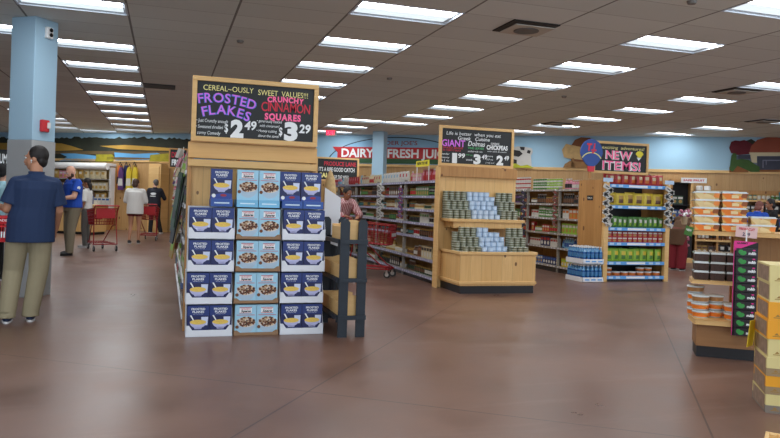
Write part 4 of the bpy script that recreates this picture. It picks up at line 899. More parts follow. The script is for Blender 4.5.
def person(label, loc, rotz, H, J={}, skin=SKIN, hair=HAIRK, hairstyle='short', shirt=None, sleeve=.6, hem=.88, pants=None, shoes=(40, 40, 44), bulk=1.0, head=(0, 0), vox=.011, bare=1.0, curl=.35, loose=1.0, extra=None, sole=(210, 210, 210), leg_end=.09, skirtlen=None):
    t = thing('person', label, 'person', loc, rotz); s_ = H/1.76
    D = dict(pel=(0, 0, .95), waist=(0, 0, 1.12), chest=(0, .0, 1.30), neck=(0, -.01, 1.47), head=(0, .02, 1.635),
             shL=(-.185, 0, 1.41), elL=(-.25, -.02, 1.13), wrL=(-.26, .07, .89), shR=(.185, 0, 1.41), elR=(.25, -.02, 1.13), wrR=(.26, .07, .89),
             hipL=(-.09, 0, .92), knL=(-.105, .02, .50), anL=(-.11, -.02, .09), hipR=(.09, 0, .92), knR=(.105, .02, .50), anR=(.11, -.02, .09))
    D.update(J); V = {k: Vector(v) for k, v in D.items()}; w = bulk
    def S(b): b.M = Matrix.Scale(s_, 4); return b
    b = S(MB())
    loft(b, [(V['pel']-Vector((0, 0, .08)), .13*w, .10*w), (V['pel'], .155*w, .11*w), (V['waist'], .135*w, .10*w), (V['chest'], .155*w, .105*w), (V['chest']+(V['neck']-V['chest'])*.6, .15*w, .085*w), (V['neck']-Vector((0, 0, .01)), .06, .055)], skin)
    b.cap(V['neck']-Vector((0, 0, .02)), V['neck'].lerp(V['head'], .6), .056*(1+(w-1)*.5), skin)
    for q in 'LR':
        b.cap(V['sh'+q], V['el'+q], .050*w, skin, .040*w); b.cap(V['el'+q], V['wr'+q], .040*w, skin, .027)
        d = (V['wr'+q]-V['el'+q]).normalized(); sd = 1 if q == 'R' else -1
        n = Vector((-sd, 0, 0)) if abs(d.z) > .6 else Vector((0, 0, -1)); hand(b, V['wr'+q], d, n, (1 if q == 'R' else -1), curl, skin)
        b.cap(V['hip'+q], V['kn'+q], .085*w, skin, .056); b.cap(V['kn'+q], V['an'+q], .054, skin, .036)
    R = Matrix.Rotation(head[0], 3, 'Z') @ Matrix.Rotation(head[1], 3, 'X'); hc = V['head']
    h = lambda *p: hc+R @ Vector(p)
    b.ell(h(0, -.012, .022), (.075, .094, .098), skin, rot=R); b.ell(h(0, .022, -.03), (.062, .072, .085), skin, rot=R); b.ell(h(0, .040, -.082), (.044, .046, .034), skin, rot=R)
    b.cap(h(0, .090, .004), h(0, .108, -.030), .009, skin, .014, 8); b.ell(h(0, .085, .028), (.050, .014, .010), skin, 10, 6, R)
    for sg in (-1, 1): b.ell(h(sg*.076, -.008, -.012), (.012, .022, .032), skin, 10, 6, R)
    b.ell(h(0, .094, -.058), (.022, .010, .009), skin, 8, 6, R)
    fin(b, 'body', t, vox)
    b = S(MB())
    for sg in (-1, 1): b.ell(h(sg*.030, .086, .008), (.013, .009, .007), CHW, 8, 6, R); b.ell(h(sg*.030, .093, .008), (.006, .004, .006), EYE, 8, 6, R); b.ell(h(sg*.031, .094, .026), (.018, .004, .004), hair, 8, 6, R)
    b.build('eyes', t); b = S(MB()); b.ell(h(0, .103, -.058), (.020, .004, .005), LIP, 8, 6, R); b.build('mouth', t)
    if hairstyle != 'bald':
        b = S(MB()); b.ell(h(0, -.026, .036), (.084, .096, .098), hair, rot=R); b.ell(h(0, -.060, -.025), (.070, .045, .066), hair, rot=R)
        for sg in (-1, 1): b.ell(h(sg*.070, -.012, .030), (.014, .046, .040), hair, 10, 8, R)
        if hairstyle == 'bun': b.ell(h(0, -.10, .10), (.045, .045, .045), hair, rot=R)
        if hairstyle == 'long': b.ell(h(0, -.075, -.09), (.075, .045, .12), hair, rot=R)
        if hairstyle == 'bob': b.ell(h(0, -.055, -.05), (.082, .062, .082), hair, rot=R)
        fin(b, 'hair', t, vox*.8, 2)
    if hairstyle == 'bald':
        b = S(MB()); b.ell(h(0, .050, -.090), (.056, .048, .050), hair, rot=R)
        for sg in (-1, 1): b.ell(h(sg*.058, .022, -.055), (.016, .035, .045), hair, 8, 6, R)
        fin(b, 'beard', t, vox*.7, 2)
    if shirt:
        e = .020*loose; b = S(MB()); hz = V['pel'].copy(); hz.z = hem
        loft(b, [(hz, .172*w+e, .120*w+e), (V['pel']+Vector((0, 0, .06)), .168*w+e, .118*w+e), (V['waist'], .155*w+e, .112*w+e), (V['chest'], .170*w+e, .115*w+e), (V['chest']+(V['neck']-V['chest'])*.55, .165*w+e, .098*w+e), (V['neck']-Vector((0, 0, .035)), .10*w, .080*w), (V['neck']+Vector((0, -.004, .012)), .068, .066)], shirt)
        for q in 'LR':
            A, B, C_ = V['sh'+q], V['el'+q], V['wr'+q]
            nb = V['neck']-Vector((0, 0, .045)); b.cap(nb, A+Vector((0, 0, .004)), .052*w, shirt, .054*w+e*.5)
            b.ell(A, (.056*w+e*.5,)*3, shirt, 12, 8)
            if sleeve <= 1: b.cyl(A, A.lerp(B, sleeve), .056*w+e*.5, shirt, .064*w+e*.8, 14)
            else: b.cyl(A, B, .062*w+e*.5, shirt, .054*w+e*.5, 14); b.ell(B, (.054*w+e*.5,)*3, shirt, 12, 8); b.cyl(B, B.lerp(C_, sleeve-1), .054*w+e*.5, shirt, .040+e*.5, 14)
        fin(b, 'shirt', t, vox, 2)
        b = S(MB()); n0 = V['neck']+Vector((0, -.004, .0)); b.lathe([(.071, -.01), (.074, .03), (.066, .032), (.064, -.005)], shirt, 20, tuple(n0), cap=False); b.build('collar', t)
    if pants:
        b = S(MB()); loft(b, [(V['pel']-Vector((0, 0, .10)), .165*w+.008, .118*w+.008), (V['pel'], .172*w+.006, .122*w+.006), (V['pel']+Vector((0, 0, .09)), .160*w+.006, .115*w+.006)], pants)
        for q in 'LR':
            A, B, C_ = V['hip'+q], V['kn'+q], V['an'+q]
            if skirtlen: b.cyl(A, A.lerp(B, skirtlen), .105*w, pants, .095*w, 16)
            else:
                b.ell(A, (.100*w,)*3, pants, 14, 8); b.cyl(A, B, .100*w, pants, .072*w*loose, 16); b.ell(B, (.072*w*loose,)*3, pants, 14, 8); b.cyl(B, B.lerp(C_, 1.0), .072*w*loose, pants, .060*loose*w, 16); b.cyl(C_, C_-Vector((0, .0, C_.z-.05)), .060*loose*w, pants, .062*loose*w, 16)
        fin(b, 'trousers' if not skirtlen else 'shorts', t, vox, 2)
    SH = mat('shoe_%d_%d_%d' % shoes, shoes, .5); SO = mat('sole_%d_%d_%d' % sole, sole, .6)
    for q in 'LR':
        a_ = V['an'+q]; b = S(MB()); b.ell((a_.x, a_.y+.0, .060), (.042, .052, .050), SH); b.ell((a_.x, a_.y+.075, .042), (.046, .105, .036), SH); b.ell((a_.x, a_.y+.03, .035), (.042, .10, .030), SH)
        o = fin(b, 'shoe', t, max(vox*.7, .006), 2)
        b = S(MB()); b.prism([(a_.x+.046*math.cos(u)*(1 if math.sin(u) > 0 else .86), a_.y+.055+.125*math.sin(u)) for u in [2*PI*i/20 for i in range(20)]], .018, SO, org=(0, 0, 0.001), ax=(1, 0, 0), ay=(0, 1, 0), an=(0, 0, 1)); b.build('sole', o)
    if extra: extra(t, s_, V, h, R)
    return t
SN = mat('shirt_navy', (26, 48, 84), .8, bump=.15, scale=8); SBL = mat('shirt_royal_blue', (24, 74, 176), .8, bump=.15, scale=8); KH = mat('khaki_cloth', (152, 142, 114), .85, var=.08, bump=.2, scale=9); KHG = mat('khaki_dark', (122, 112, 92), .85, bump=.2, scale=9)
GREYC = mat('grey_cloth', (96, 94, 90), .85); WBLS = mat('white_blouse', (222, 220, 214), .8, bump=.3, scale=9); SHRT = mat('dark_red_shorts', (104, 28, 34), .8); DKC = mat('dark_navy_cloth', (24, 27, 40), .8); BLKC = mat('black_cloth', (24, 23, 25), .85)
def pinkcloth():
    m = mat('pink_patterned_cloth', (196, 128, 134), .8); t = NT(m); tc = t.n('ShaderNodeTexCoord'); wv = t.n('ShaderNodeTexWave'); wv.inputs['Scale'].default_value = 9; wv.inputs['Distortion'].default_value = 6; wv.inputs['Detail'].default_value = 2
    t.l(tc.outputs['Object'], wv.inputs['Vector']); r = t.n('ShaderNodeValToRGB'); r.color_ramp.elements[0].color = srgb((150, 78, 84)); r.color_ramp.elements[0].position = .35; r.color_ramp.elements[1].color = srgb((214, 178, 176)); r.color_ramp.elements[1].position = .6; t.l(wv.outputs['Fac'], r.inputs[0]); t.l(r.outputs[0], t.b.inputs['Base Color']); return m
# near man in navy
def ex1(t, s_, V, h, R):
    b = MB(); b.M = Matrix.Scale(s_, 4); p = h(-.088, .012, -.022); b.ell(p, (.009, .009, .009), WHT, 8, 6); b.cap(p, p+Vector((.0, .012, -.022)), .004, WHT, seg=6); b.build('earbud', t)
    b = MB(); b.M = Matrix.Scale(s_, 4); b.box(.05, -.168, .80, .16, -.160, .92, KHG); b.box(-.16, -.168, .80, -.05, -.160, .92, KHG)
person('man in navy polo and khaki trousers seen from behind, carrying a red basket', (-1.245, 7.84, 0), .12, 1.80,
       J=dict(pel=(-.035, 0, .95), waist=(-.015, 0, 1.12), neck=(0, 0, 1.44), head=(-.01, .045, 1.60), shL=(-.17, 0, 1.345), shR=(.16, 0, 1.345), elL=(-.245, .0, 1.10), wrL=(-.33, .21, 1.12), elR=(.205, .03, 1.09), wrR=(.185, .16, .90),
              hipL=(-.135, 0, .92), knL=(-.18, .07, .50), anL=(-.215, -.04, .09), hipR=(.06, 0, .92), knR=(.045, .03, .50), anR=(-.015, .02, .09)),
       skin=SKIN, hair=HAIRK, shirt=SN, sleeve=.80, hem=.78, pants=KH, shoes=(30, 44, 74), bulk=1.14, head=(1.25, -.05), vox=.008, loose=1.12, extra=ex1, sole=(226, 226, 226))
# red hand basket
RB = thing('hand_basket', 'red plastic hand basket carried on the arm of the man in navy', 'basket', (-1.63, 7.92, .80), .12)
RPL = mat('basket_red', (206, 28, 40), .4)
b = MB(); w0, w1, d0, d1, hh = .18, .22, .12, .155, .24
for sx_, ax in ((1, 0), (-1, 0), (0, 1), (0, -1)):
    pass
def bwall(p, q, p2, q2, n=9):
    p, q, p2, q2 = map(Vector, (p, q, p2, q2))
    for k in range(n): u0, u1 = (k+.12)/n, (k+.72)/n; a, c, d, e = p.lerp(q, u0), p.lerp(q, u1), p2.lerp(q2, u1), p2.lerp(q2, u0); a2, c2 = a.lerp(e, .08), c.lerp(d, .08); b.add([tuple(a2), tuple(c2), tuple(d.lerp(c, .2)), tuple(e.lerp(a, .2))], [(0, 1, 2, 3)], RPL); 
A = [(-w0, -d0, 0), (w0, -d0, 0), (w0, d0, 0), (-w0, d0, 0)]; B_ = [(-w1, -d1, hh), (w1, -d1, hh), (w1, d1, hh), (-w1, d1, hh)]
b.box(-w0, -d0, -.004, w0, d0, .004, RPL)
for i in range(4):
    j = (i+1) % 4; pa, pb_, pc, pd = map(Vector, (A[i], A[j], B_[j], B_[i]))
    for u in (0, .33, .62, .8, 1): b.tube([pa.lerp(pd, u), pb_.lerp(pc, u)], .007 if u < 1 else .011, RPL, 6)
    for k in range(11): b.cyl(pa.lerp(pb_, k/10), pd.lerp(pc, k/10), .005, RPL, seg=6)
    b.add([tuple(pa.lerp(pd, .72)), tuple(pb_.lerp(pc, .72)), tuple(pc), tuple(pd)], [(0, 1, 2, 3)], RPL); b.add([tuple(pa), tuple(pb_), tuple(pb_.lerp(pc, .12)), tuple(pa.lerp(pd, .12))], [(0, 1, 2, 3)], RPL)
b.build('body', RB)
b = MB()
for k in range(9): b.box(-.02+k*.024, -.158, .04, -.02+k*.024+.012, -.150, .10, CHW)
b.text("TRADER", 1, CHW, (.08, -.157, .20), width=.15, height=.022); b.build('white_print', RB)
b = MB()
for y in (-.05, .05): b.tube([(-.2, y*3, .24), (-.17, y, .33), (.1, y*.5, .345), (.2, y*3, .24)], .007, BLK)
b.build('handle', RB)
# bald man in blue
def ex2(t, s_, V, h, R):
    b = MB(); b.M = Matrix.Scale(s_, 4); p = V['shL'].lerp(V['elL'], .35)-Vector((.092, 0, 0)); b.lathe([(.032, 0), (.032, .004)], CHW, 14); o = b.build('sleeve_badge', t, tuple(p*s_)); o.rotation_euler = (0, PI/2, 0)
g = ground(71, 255)
person('bald bearded man in a bright blue T-shirt and khaki trousers looking down', (g.x, g.y, 0), 2.15, 1.86,
       J=dict(head=(0, .06, 1.62), neck=(0, .01, 1.46), elL=(-.24, .10, 1.14), wrL=(-.12, .33, 1.10), elR=(.26, .05, 1.12), wrR=(.14, .30, 1.06), anL=(-.13, .10, .09), knL=(-.12, .08, .5)),
       skin=SKIN2, hair=HAIRB, hairstyle='bald', shirt=SBL, sleeve=.68, hem=.93, pants=KHG, shoes=(24, 24, 26), bulk=1.22, head=(.1, -.45), vox=.010, sole=(40, 40, 40), extra=ex2)
g = ground(85.5, 247.5)
person('person in grey leggings and white top half hidden behind the bald man', (g.x, g.y, 0), 1.3, 1.64, J=dict(elR=(.22, .10, 1.16), wrR=(.2, .34, 1.12)), skin=SKIN3, hair=HAIRK, hairstyle='long', shirt=WBLS, sleeve=.9, hem=.98, pants=GREYC, shoes=(190, 188, 186), bulk=.92, head=(0, -.2))
g = ground(134, 243.5)
person('woman in a loose white blouse and dark red shorts seen from behind', (g.x, g.y, 0), -.15, 1.71, J=dict(elL=(-.25, .05, 1.15), wrL=(-.20, .28, 1.10), elR=(.25, .06, 1.15), wrR=(.22, .30, 1.08), anL=(-.12, -.05, .09), anR=(.10, .03, .09), head=(0, .03, 1.62)), skin=SKIN, hair=HAIRB, hairstyle='bob', shirt=WBLS, sleeve=1.45, hem=.80, pants=SHRT, skirtlen=.42, shoes=(30, 26, 26), bulk=1.08, head=(-.3, -.15), loose=1.9)
g = on_plane(154, 225, (0, 24.6, 0), Vector((0, 1, 0)))
def ex3(t, s_, V, h, R):
    b = MB(); b.M = Matrix.Scale(s_, 4); b.prism(ellp(0, 1.29, .09, .04), .01, CHW, org=(0, -.14, 0)); b.box(-.10, -.152, 1.20, .08, -.143, 1.225, CHW); b.build('back_print', t)
person('far man in a dark top with white back print near the wooden counter', (g.x, g.y, 0), -.35, 1.80, J=dict(elR=(.27, .12, 1.15), wrR=(.2, .32, 1.12), anR=(.2, .05, .09)), skin=SKIN2, hair=mat('hair_grey', (96, 92, 88), .6), shirt=DKC, sleeve=1.6, hem=.92, pants=BLKC, shoes=(226, 226, 226), bulk=1.08, head=(.8, 0), extra=ex3)
# person in pink
person('person in a pink patterned shirt and black trousers leaning on a red cart', (3.06, 12.72, 0), PI+.35, 1.66,
       J=dict(waist=(0, .03, 1.10), chest=(0, .10, 1.26), neck=(0, .19, 1.40), head=(0, .27, 1.53), shL=(-.185, .15, 1.35), shR=(.185, .15, 1.35), elL=(-.27, .30, 1.12), wrL=(-.14, .44, 1.09), elR=(.27, .30, 1.12), wrR=(.14, .44, 1.09)),
       skin=SKIN3, hair=HAIRK, shirt=pinkcloth(), sleeve=1.8, hem=.88, pants=BLKC, shoes=(30, 30, 32), bulk=1.12, head=(0, -.45), loose=1.5)
# right side people
c = on_plane(683, 260, (0, 13.0, 0), Vector((0, 1, 0)))
person('person in a brown coat and red shirt bending behind the fruit stand', (c.x-.15, 13.0, 0), -1.2, 1.60, J=dict(waist=(0, .08, 1.05), chest=(0, .2, 1.17), neck=(0, .33, 1.26), head=(0, .42, 1.37), shL=(-.185, .28, 1.24), shR=(.185, .28, 1.24), elL=(-.22, .42, 1.02), wrL=(-.18, .60, .98), elR=(.22, .42, 1.02), wrR=(.18, .60, .98)), skin=SKIN2, hair=mat('hair_auburn', (120, 70, 60), .6), shirt=mat('brown_coat', (92, 66, 46), .9), sleeve=1.9, hem=.62, pants=mat('maroon_cloth', (120, 24, 36), .85), shoes=(30, 30, 30), head=(0, -.3), loose=1.8)
c = on_plane(756, 260, (0, 11.6, 0), Vector((0, 1, 0)))
person('person with auburn hair and blue collar, left of two behind the fruit stand', (c.x, 11.6, 0), -1.3, 1.60, J=dict(head=(0, .08, 1.60)), skin=SKIN2, hair=mat('hair_auburn', (120, 70, 60), .6), shirt=SBL, sleeve=.6, pants=BLKC, head=(0, -.35), hairstyle='bob')
c = on_plane(769, 260, (0, 11.9, 0), Vector((0, 1, 0)))
person('person in black with dark curly hair, right of two behind the fruit stand', (c.x, 11.9, 0), 1.2, 1.64, skin=SKIN3, hair=HAIRK, shirt=BLKC, sleeve=1.6, pants=BLKC, head=(0, -.2), hairstyle='bob')
c = on_plane(3, 260, (0, 11.5, 0), Vector((0, 1, 0)))
person('person in a black cap and pale blue top at the left frame edge', (c.x-.02, 11.5, 0), -.8, 1.68, skin=SKIN2, hair=BLKC, shirt=mat('pale_blue_cloth', (150, 190, 200), .8, var=.3), sleeve=1.4, pants=BLKC, head=(.2, -.2))

# ------------------------------------------------------------------ left background along the wall
ang = math.atan2(WA.y, WA.x)
tA, tB = wp(46, 170)[0], wp(117, 170)[0]; W_ = tB-tA
CASE = thing('chilled_case', 'long open case with rounded white canopy along the back wall at the left', 'display case', tuple(wall_pt(tA, 0, .05)), ang)
b = MB(); b.box(0, -.95, 0, W_, 0, .55, PINE_DK); b.build('base', CASE)
b = MB(); b.box(0, -.05, .55, W_, 0, 2.2, CRATE); b.build('back', CASE)
for x in (0, W_-.05): b = MB(); b.box(x, -.30, .55, x+.05, -.05, 2.2, WHT); b.build('end_panel', CASE)
b = MB(); b.cyl((-.02, -.50, 2.22), (W_+.02, -.50, 2.22), .12, WHT, seg=20); b.box(0, -.50, 2.24, W_, 0, 2.34, WHT); b.build('canopy', CASE)
for z in (1.0, 1.40, 1.78): b = MB(); b.box(.05, -.6, z-.03, W_-.05, -.05, z, STEEL); b.build('shelf', CASE)
def wall_row(t0, t1, z, off, kinds, cols, lab, sc=1.0, gap=1.0):
    x = t0
    while x < t1:
        kind = rnd.choice(kinds); c, l = rnd.choice(cols), rnd.choice(cols); src = product(kind, c, l if l != c else ('white' if c != 'white' else 'cream')); w = WID[kind]*sc*gap
        for i in range(rnd.randint(2, 4)):
            p = wall_pt(x, z+.001, off); L = '%s %s on the %s' % (c, {'bag': 'snack bag'}.get(kind, kind), lab); put(src, tuple(p), ang+rnd.uniform(-.1, .1), L, L, (sc, sc, sc)); x += w
for k, (z, cols) in enumerate(((.56, ['brown', 'cream', 'gold']), (1.0, ['cream', 'gold', 'brown', 'white']), (1.40, ['brown', 'brown', 'cream']), (1.78, ['cream', 'pink', 'gold', 'white']))):
    wall_row(tA+.2, tB-.25, z, .50, ['carton', 'bag'], cols, '%s shelf up of the white-canopied case' % ORD[k], 1.5)
# wooden counter and clutter
tC0, tC1 = wp(108, 220)[0], wp(147, 220)[0]
CT = thing('wooden_counter', 'pine fronted counter with packets on top at the end of the left aisle', 'counter', tuple(wall_pt(tC0+.3, 0, 2.6)), ang)
b = MB(); b.box(0, -.7, .08, tC1-tC0, 0, .88, PINE); b.build('body', CT); b = MB(); b.box(-.04, -.75, .88, tC1-tC0+.04, .04, .93, PINE_H); b.build('worktop', CT, bevel=.008); b = MB(); b.box(.03, -.66, 0, tC1-tC0-.03, -.03, .08, KICK); b.build('kick_base', CT)
wall_row(tC0+.4, tC1-.1+.3, .93, 2.95, ['carton', 'bag', 'carton'], ['purple', 'white', 'blue', 'brown', 'pink'], 'pine counter at the end of the left aisle', 1.3)
# hanging bags on the wall
pc = ['orange', 'purple', 'navy', 'yellow', 'gold', 'yellow']
for k in range(6):
    tt, zz = wp(120.5+k*3.0+(2 if k > 2 else 0), 190 if k % 2 else 188); b = MB(); b.prism([(-.10, 0), (.10, 0), (.09, .62), (.04, .80), (-.04, .80), (-.09, .62)], .08, cm_(pc[k])); b.prism([(-.1, .15), (.1, .15), (.08, .4), (-.08, .4)], .004, cm_('white' if k % 2 else 'black'), org=(0, -.08, 0)); b.tube([(-.05, -.04, .8), (0, -.04, .92), (.05, -.04, .8)], .01, BLK, 6)
    o = b.build('shopping_bag', loc=tuple(wall_pt(tt, zz, .02+.10*(k%2))), rotz=ang); tag(o, '%s reusable bag hanging on the back wall, %s from the left' % (pc[k], ORD[k]), 'bag')
tD0, tD1 = wp(157, 200)[0], wp(169, 200)[0]
DR = thing('wooden_cabinet', 'tall plain pine cabinet against the back wall at the end of the left aisle', 'cabinet', tuple(wall_pt(tD0, 0, .04)), ang)
b = MB(); b.box(0, -.5, 0, tD1-tD0, 0, 2.35, PINE_H); b.build('body', DR); b = MB(); b.box(.06, -.53, .1, tD1-tD0-.06, -.5, 2.25, CRATE); dd = b.build('door', DR); b = MB(); b.box(.1, -.56, 1.1, .13, -.53, 1.25, CHROME); b.build('handle', dd)

# ------------------------------------------------------------------ right background along the wall
tR0, tR1 = wp(693, 200)[0], wp(800, 200)[0]; W_ = tR1-tR0
RS = thing('wall_shelving', 'dark wooden shelving of bottles and jars along the back wall at the right', 'shelving', tuple(wall_pt(tR0, 0, .05)), ang)
b = MB(); b.box(0, -.04, 0, W_, 0, 1.95, PINE_DK); b.build('back_panel', RS)
for k in range(6): x = min(k*W_/5, W_-.05); b = MB(); b.box(x, -.55, 0, x+.05, -.04, 1.72, PINE_DK); b.build('upright', RS)
LR = [.15, .55, .95, 1.30, 1.68]
for z in LR: b = MB(); b.box(0, -.6, z-.05, W_, -.04, z, PINE_H); b.build('shelf', RS)
for k, (z, cols, kinds) in enumerate(((.15, ['brown', 'black', 'gold'], ['carton', 'bag']), (.55, ['black', 'brown', 'amber'], ['bottle', 'carton']), (.95, ['purple', 'blue', 'amber', 'gold'], ['bottle']), (1.30, ['black', 'white', 'black'], ['carton', 'bag']), (1.68, ['teal', 'white', 'cream', 'green'], ['bottle', 'carton', 'jar']))):
    wall_row(tR0+.12, tR1-.2, z, .50, kinds, cols, '%s shelf up of the wall shelving at the right' % ORD[k], 1.35)
tF0, tF1 = wp(668, 200)[0], wp(690, 200)[0]
CL_ = thing('glass_door_cooler', 'dark cooler with coloured packs below the red and white sign', 'cooler', tuple(wall_pt(tF0, 0, .04)), ang)
b = MB(); b.box(0, -.55, 0, tF1-tF0, 0, .75, BLK); b.box(0, -.05, .75, tF1-tF0, 0, 2.12, BLK); b.box(0, -.55, .75, .05, -.05, 2.12, PINE_DK); b.box(tF1-tF0-.07, -.55, .75, tF1-tF0, -.05, 2.12, PINE_H); b.box(0, -.55, 2.12, tF1-tF0, 0, 2.2, PINE_DK); b.build('body', CL_)
for z in (1.1, 1.5): b = MB(); b.box(.05, -.5, z-.03, tF1-tF0-.07, -.05, z, BLK); b.build('shelf', CL_)
for k, (z, cols) in enumerate(((.75, ['navy', 'blue']), (1.1, ['navy', 'blue', 'black']), (1.5, ['dark green', 'brown', 'green']))): wall_row(tF0+.12, tF1-.2, z, .45, ['carton', 'carton'], cols, '%s shelf up in the dark cooler' % ORD[k], 1.4)
p = wp(690.5, 183)
o = MB(); o.box(-.33, -.02, 0, .33, 0, .14, CHW); o.text('SAFE FRUIT', 1, CHR, (0, -.02, .045), width=.55, height=.055, bold=.03); o = o.build('wall_sign', loc=tuple(wall_pt(p[0], p[1]-.02, .62)), rotz=ang); tag(o, 'small white wall sign with red letters above the dark cooler', 'sign')
for k in range(2):
    tt, zz = wp(698+k*8, 192); o = MB().lathe([(.09, 0), (.09, .34), (.07, .36)], WHT, 18).build('paper_roll', loc=tuple(wall_pt(tt, LR[4]+.001, .22))); tag(o, 'tall white roll on the right wall shelving, %s of two' % ('left', 'right')[k], 'roll', 'white rolls')
# flower tub in front of cooler
g = ground(681, 262)
t = thing('flower_crate', 'low wooden crate with a black tub by the snack shelves', 'crate', (g.x, g.y, 0), -.3)
b = MB(); b.box(-.3, -.2, 0, .3, .2, .10, CRATE); b.build('crate', t, bevel=.006); b = MB(); b.lathe([(.13, .10), (.17, .34), (.155, .34), (.12, .14)], BLK, 18, cap=True); b.build('tub', t)
rr = random.Random(4); b = MB()
for k in range(60):
    a = rr.uniform(0, 2*PI); r = .17*math.sqrt(rr.random()); h_ = rr.uniform(.42, .66); b.ell((r*math.cos(a), r*math.sin(a), h_), (.03, .03, .035), cm_('pink') if k % 3 else mat('flower_mauve', (150, 70, 110), .7), 7, 5)
    if k % 3 == 0: b.cyl((r*.4*math.cos(a), r*.4*math.sin(a), .30), (r*math.cos(a), r*math.sin(a), h_), .006, cm_('green'), seg=5)
o = b.build('flower_bunch', loc=(g.x, g.y, 0), rotz=-.3); tag(o, 'bunch of pink and mauve flowers standing in the black tub', 'flowers')

# ------------------------------------------------------------------ fruit stand in the right foreground
FC = Vector((4.66, 5.29, 0)); fa = math.atan2(-.586, .81)
def FP(x, y, z=0): return FC+Vector((.81, -.586, 0))*x+Vector((.586, .81, 0))*y+Vector((0, 0, z))
TBW = wood('stand_oak', (172, 126, 80), (136, 94, 54), .5, 'Z', knots=False, seam=0)
FS = thing('fruit_stand', 'three-tier wooden stand holding boxed cut fruit in the right foreground', 'display stand', tuple(FC), fa)
poly = lambda e: [(-e*.4, -e), (1.3, -e), (1.3, .95), (.25, .95), (-e*.8, .30)]
ex = dict(ax=(1, 0, 0), ay=(0, 1, 0), an=(0, 0, 1))
b = MB(); b.prism(poly(.01), .10, KICK, org=(0, 0, 0), **ex); b.build('kick_base', FS)
b = MB(); b.prism(poly(.02), .20, TBW, org=(0, 0, .10), **ex); b.build('base', FS)
b = MB(); b.prism(poly(.07), .045, PINE_H, org=(0, 0, .30), **ex); b.build('lower_tray', FS, bevel=.006)
b = MB(); b.prism([(-.05, .06), (.95, .06), (.95, .75), (.1, .75), (-.05, .35)], .035, PINE_H, org=(0, 0, .655), **ex); b.build('middle_shelf', FS, bevel=.005)
b = MB(); b.prism([(-.05, .02), (1.2, .02), (1.2, .62), (.1, .62), (-.05, .40)], .04, PINE_H, org=(0, 0, 1.105), **ex); b.build('top_shelf', FS, bevel=.005)
for x, y in ((.34, .42), (1.15, .42), (.34, .60)): b = MB(); b.box(x, y, .345, x+.06, y+.06, 1.105, PINE_DK); b.build('post', FS, bevel=.003)
b = MB(); b.box(.4, .46, .345, 1.15, .48, 1.105, PINE_DK); b.build('back_panel', FS)
def fput(src, x, y, z, lab, grp=None, rz=0, sc=None): return put(src, tuple(FP(x, y, z)), fa+rz, lab, grp, sc)
CLR = mat('clamshell_clear', (226, 232, 234), .12, coat=.5); FRO = mat('melon_orange', (236, 130, 44), .5, var=.25, scale=40); FRY = mat('fruit_cream', (226, 200, 140), .5, var=.3, scale=40); DTE = mat('date_brown', (66, 42, 32), .5, var=.5, scale=60); LIDC = mat('lid_clear', (206, 212, 210), .15, coat=.5)
def fruit_box(fl, w=.21, d=.15, h=.072):
    b = MB(); b.add([(-w*.46, -d*.46, 0), (w*.46, -d*.46, 0), (w*.46, d*.46, 0), (-w*.46, d*.46, 0), (-w*.5, -d*.5, h*.78), (w*.5, -d*.5, h*.78), (w*.5, d*.5, h*.78), (-w*.5, d*.5, h*.78)], [(3, 2, 1, 0), (0, 1, 5, 4), (1, 2, 6, 5), (2, 3, 7, 6), (3, 0, 4, 7), (4, 5, 6, 7)], fl)
    b.box(-w*.52, -d*.52, h*.78, w*.52, d*.52, h*.88, LIDC); b.box(-w*.47, -d*.47, h*.88, w*.47, d*.47, h, LIDC)
    b.box(-w*.12, -d*.505, h*.18, w*.16, -d*.485, h*.6, DTE if fl is DTE else FRY); return tag(b.build('fruit_box'), 'x', 'fruit box')
FO, FY, FD = fruit_box(FRO), fruit_box(FRY), fruit_box(DTE, .125, .12, .085)
for si, (x, n) in enumerate(((.055, 5), (.285, 5), (.52, 1))):
    for k in range(n):
        for j in range(2):
            src = FY if (k in (3, 1) and si == 0 and j == 0) or (k == n-1 and si == 2) or (k == 4 and si == 0) else FO
            fput(src, x+rnd.uniform(-.006, .006), .12+j*.17, 1.1455+k*.0725, 'clear box of %s fruit, %s up, %s stack, %s row, top of stand' % ('cream' if src is FY else 'orange', ORD[k], ('left', 'middle', 'short right')[si], ('front', 'back')[j]), 'boxes of cut fruit', rnd.uniform(-.05, .05))
fput(FY, .52, .12, 1.1455+.0725, 'clear box of cream fruit on top of the short right stack of the stand', 'boxes of cut fruit', .05)
for k in range(3):
    for i in range(3):
        for j in range(2):
            fput(FD, .03+i*.135+rnd.uniform(-.004, .004), .14+j*.13, .6905+k*.0855, 'clear box of brown dates, %s layer, %s in %s row, middle shelf' % (('bottom', 'middle', 'top')[k], ('left', 'centre', 'right')[i], ('front', 'back')[j]), 'boxes of dates')
def rtub(fl, nm):
    b = MB(); r = .075; b.lathe([(r*.82, 0), (r*.95, .012), (r, .045), (r*1.05, .05), (r*1.05, .058), (r*.98, .064), (r*.5, .07)], fl, 22, ms=[CLR, fl, fl, LIDC, LIDC, LIDC, LIDC]); return tag(b.build('round_tub'), 'x', 'tub')
RO, RBn = rtub(FRO, 0), rtub(mat('nut_tan', (170, 120, 70), .5, var=.4, scale=40), 0)
for x, y, n, nm in ((.00, .08, 3, 'front left'), (-.03, .24, 4, 'back left'), (.27, .06, 2, 'front right'), (.24, .22, 2, 'back right'), (.13, .17, 3, 'centre')):
    for k in range(n):
        src = RBn if k == n-1 and n > 2 else RO; fput(src, x+.03+rnd.uniform(-.005, .005), y, .3455+k*.0705, 'round %s tub, %s up in the %s stack on the stand\'s lower tray' % ('tan' if src is RBn else 'orange', ORD[k], nm), 'round tubs')
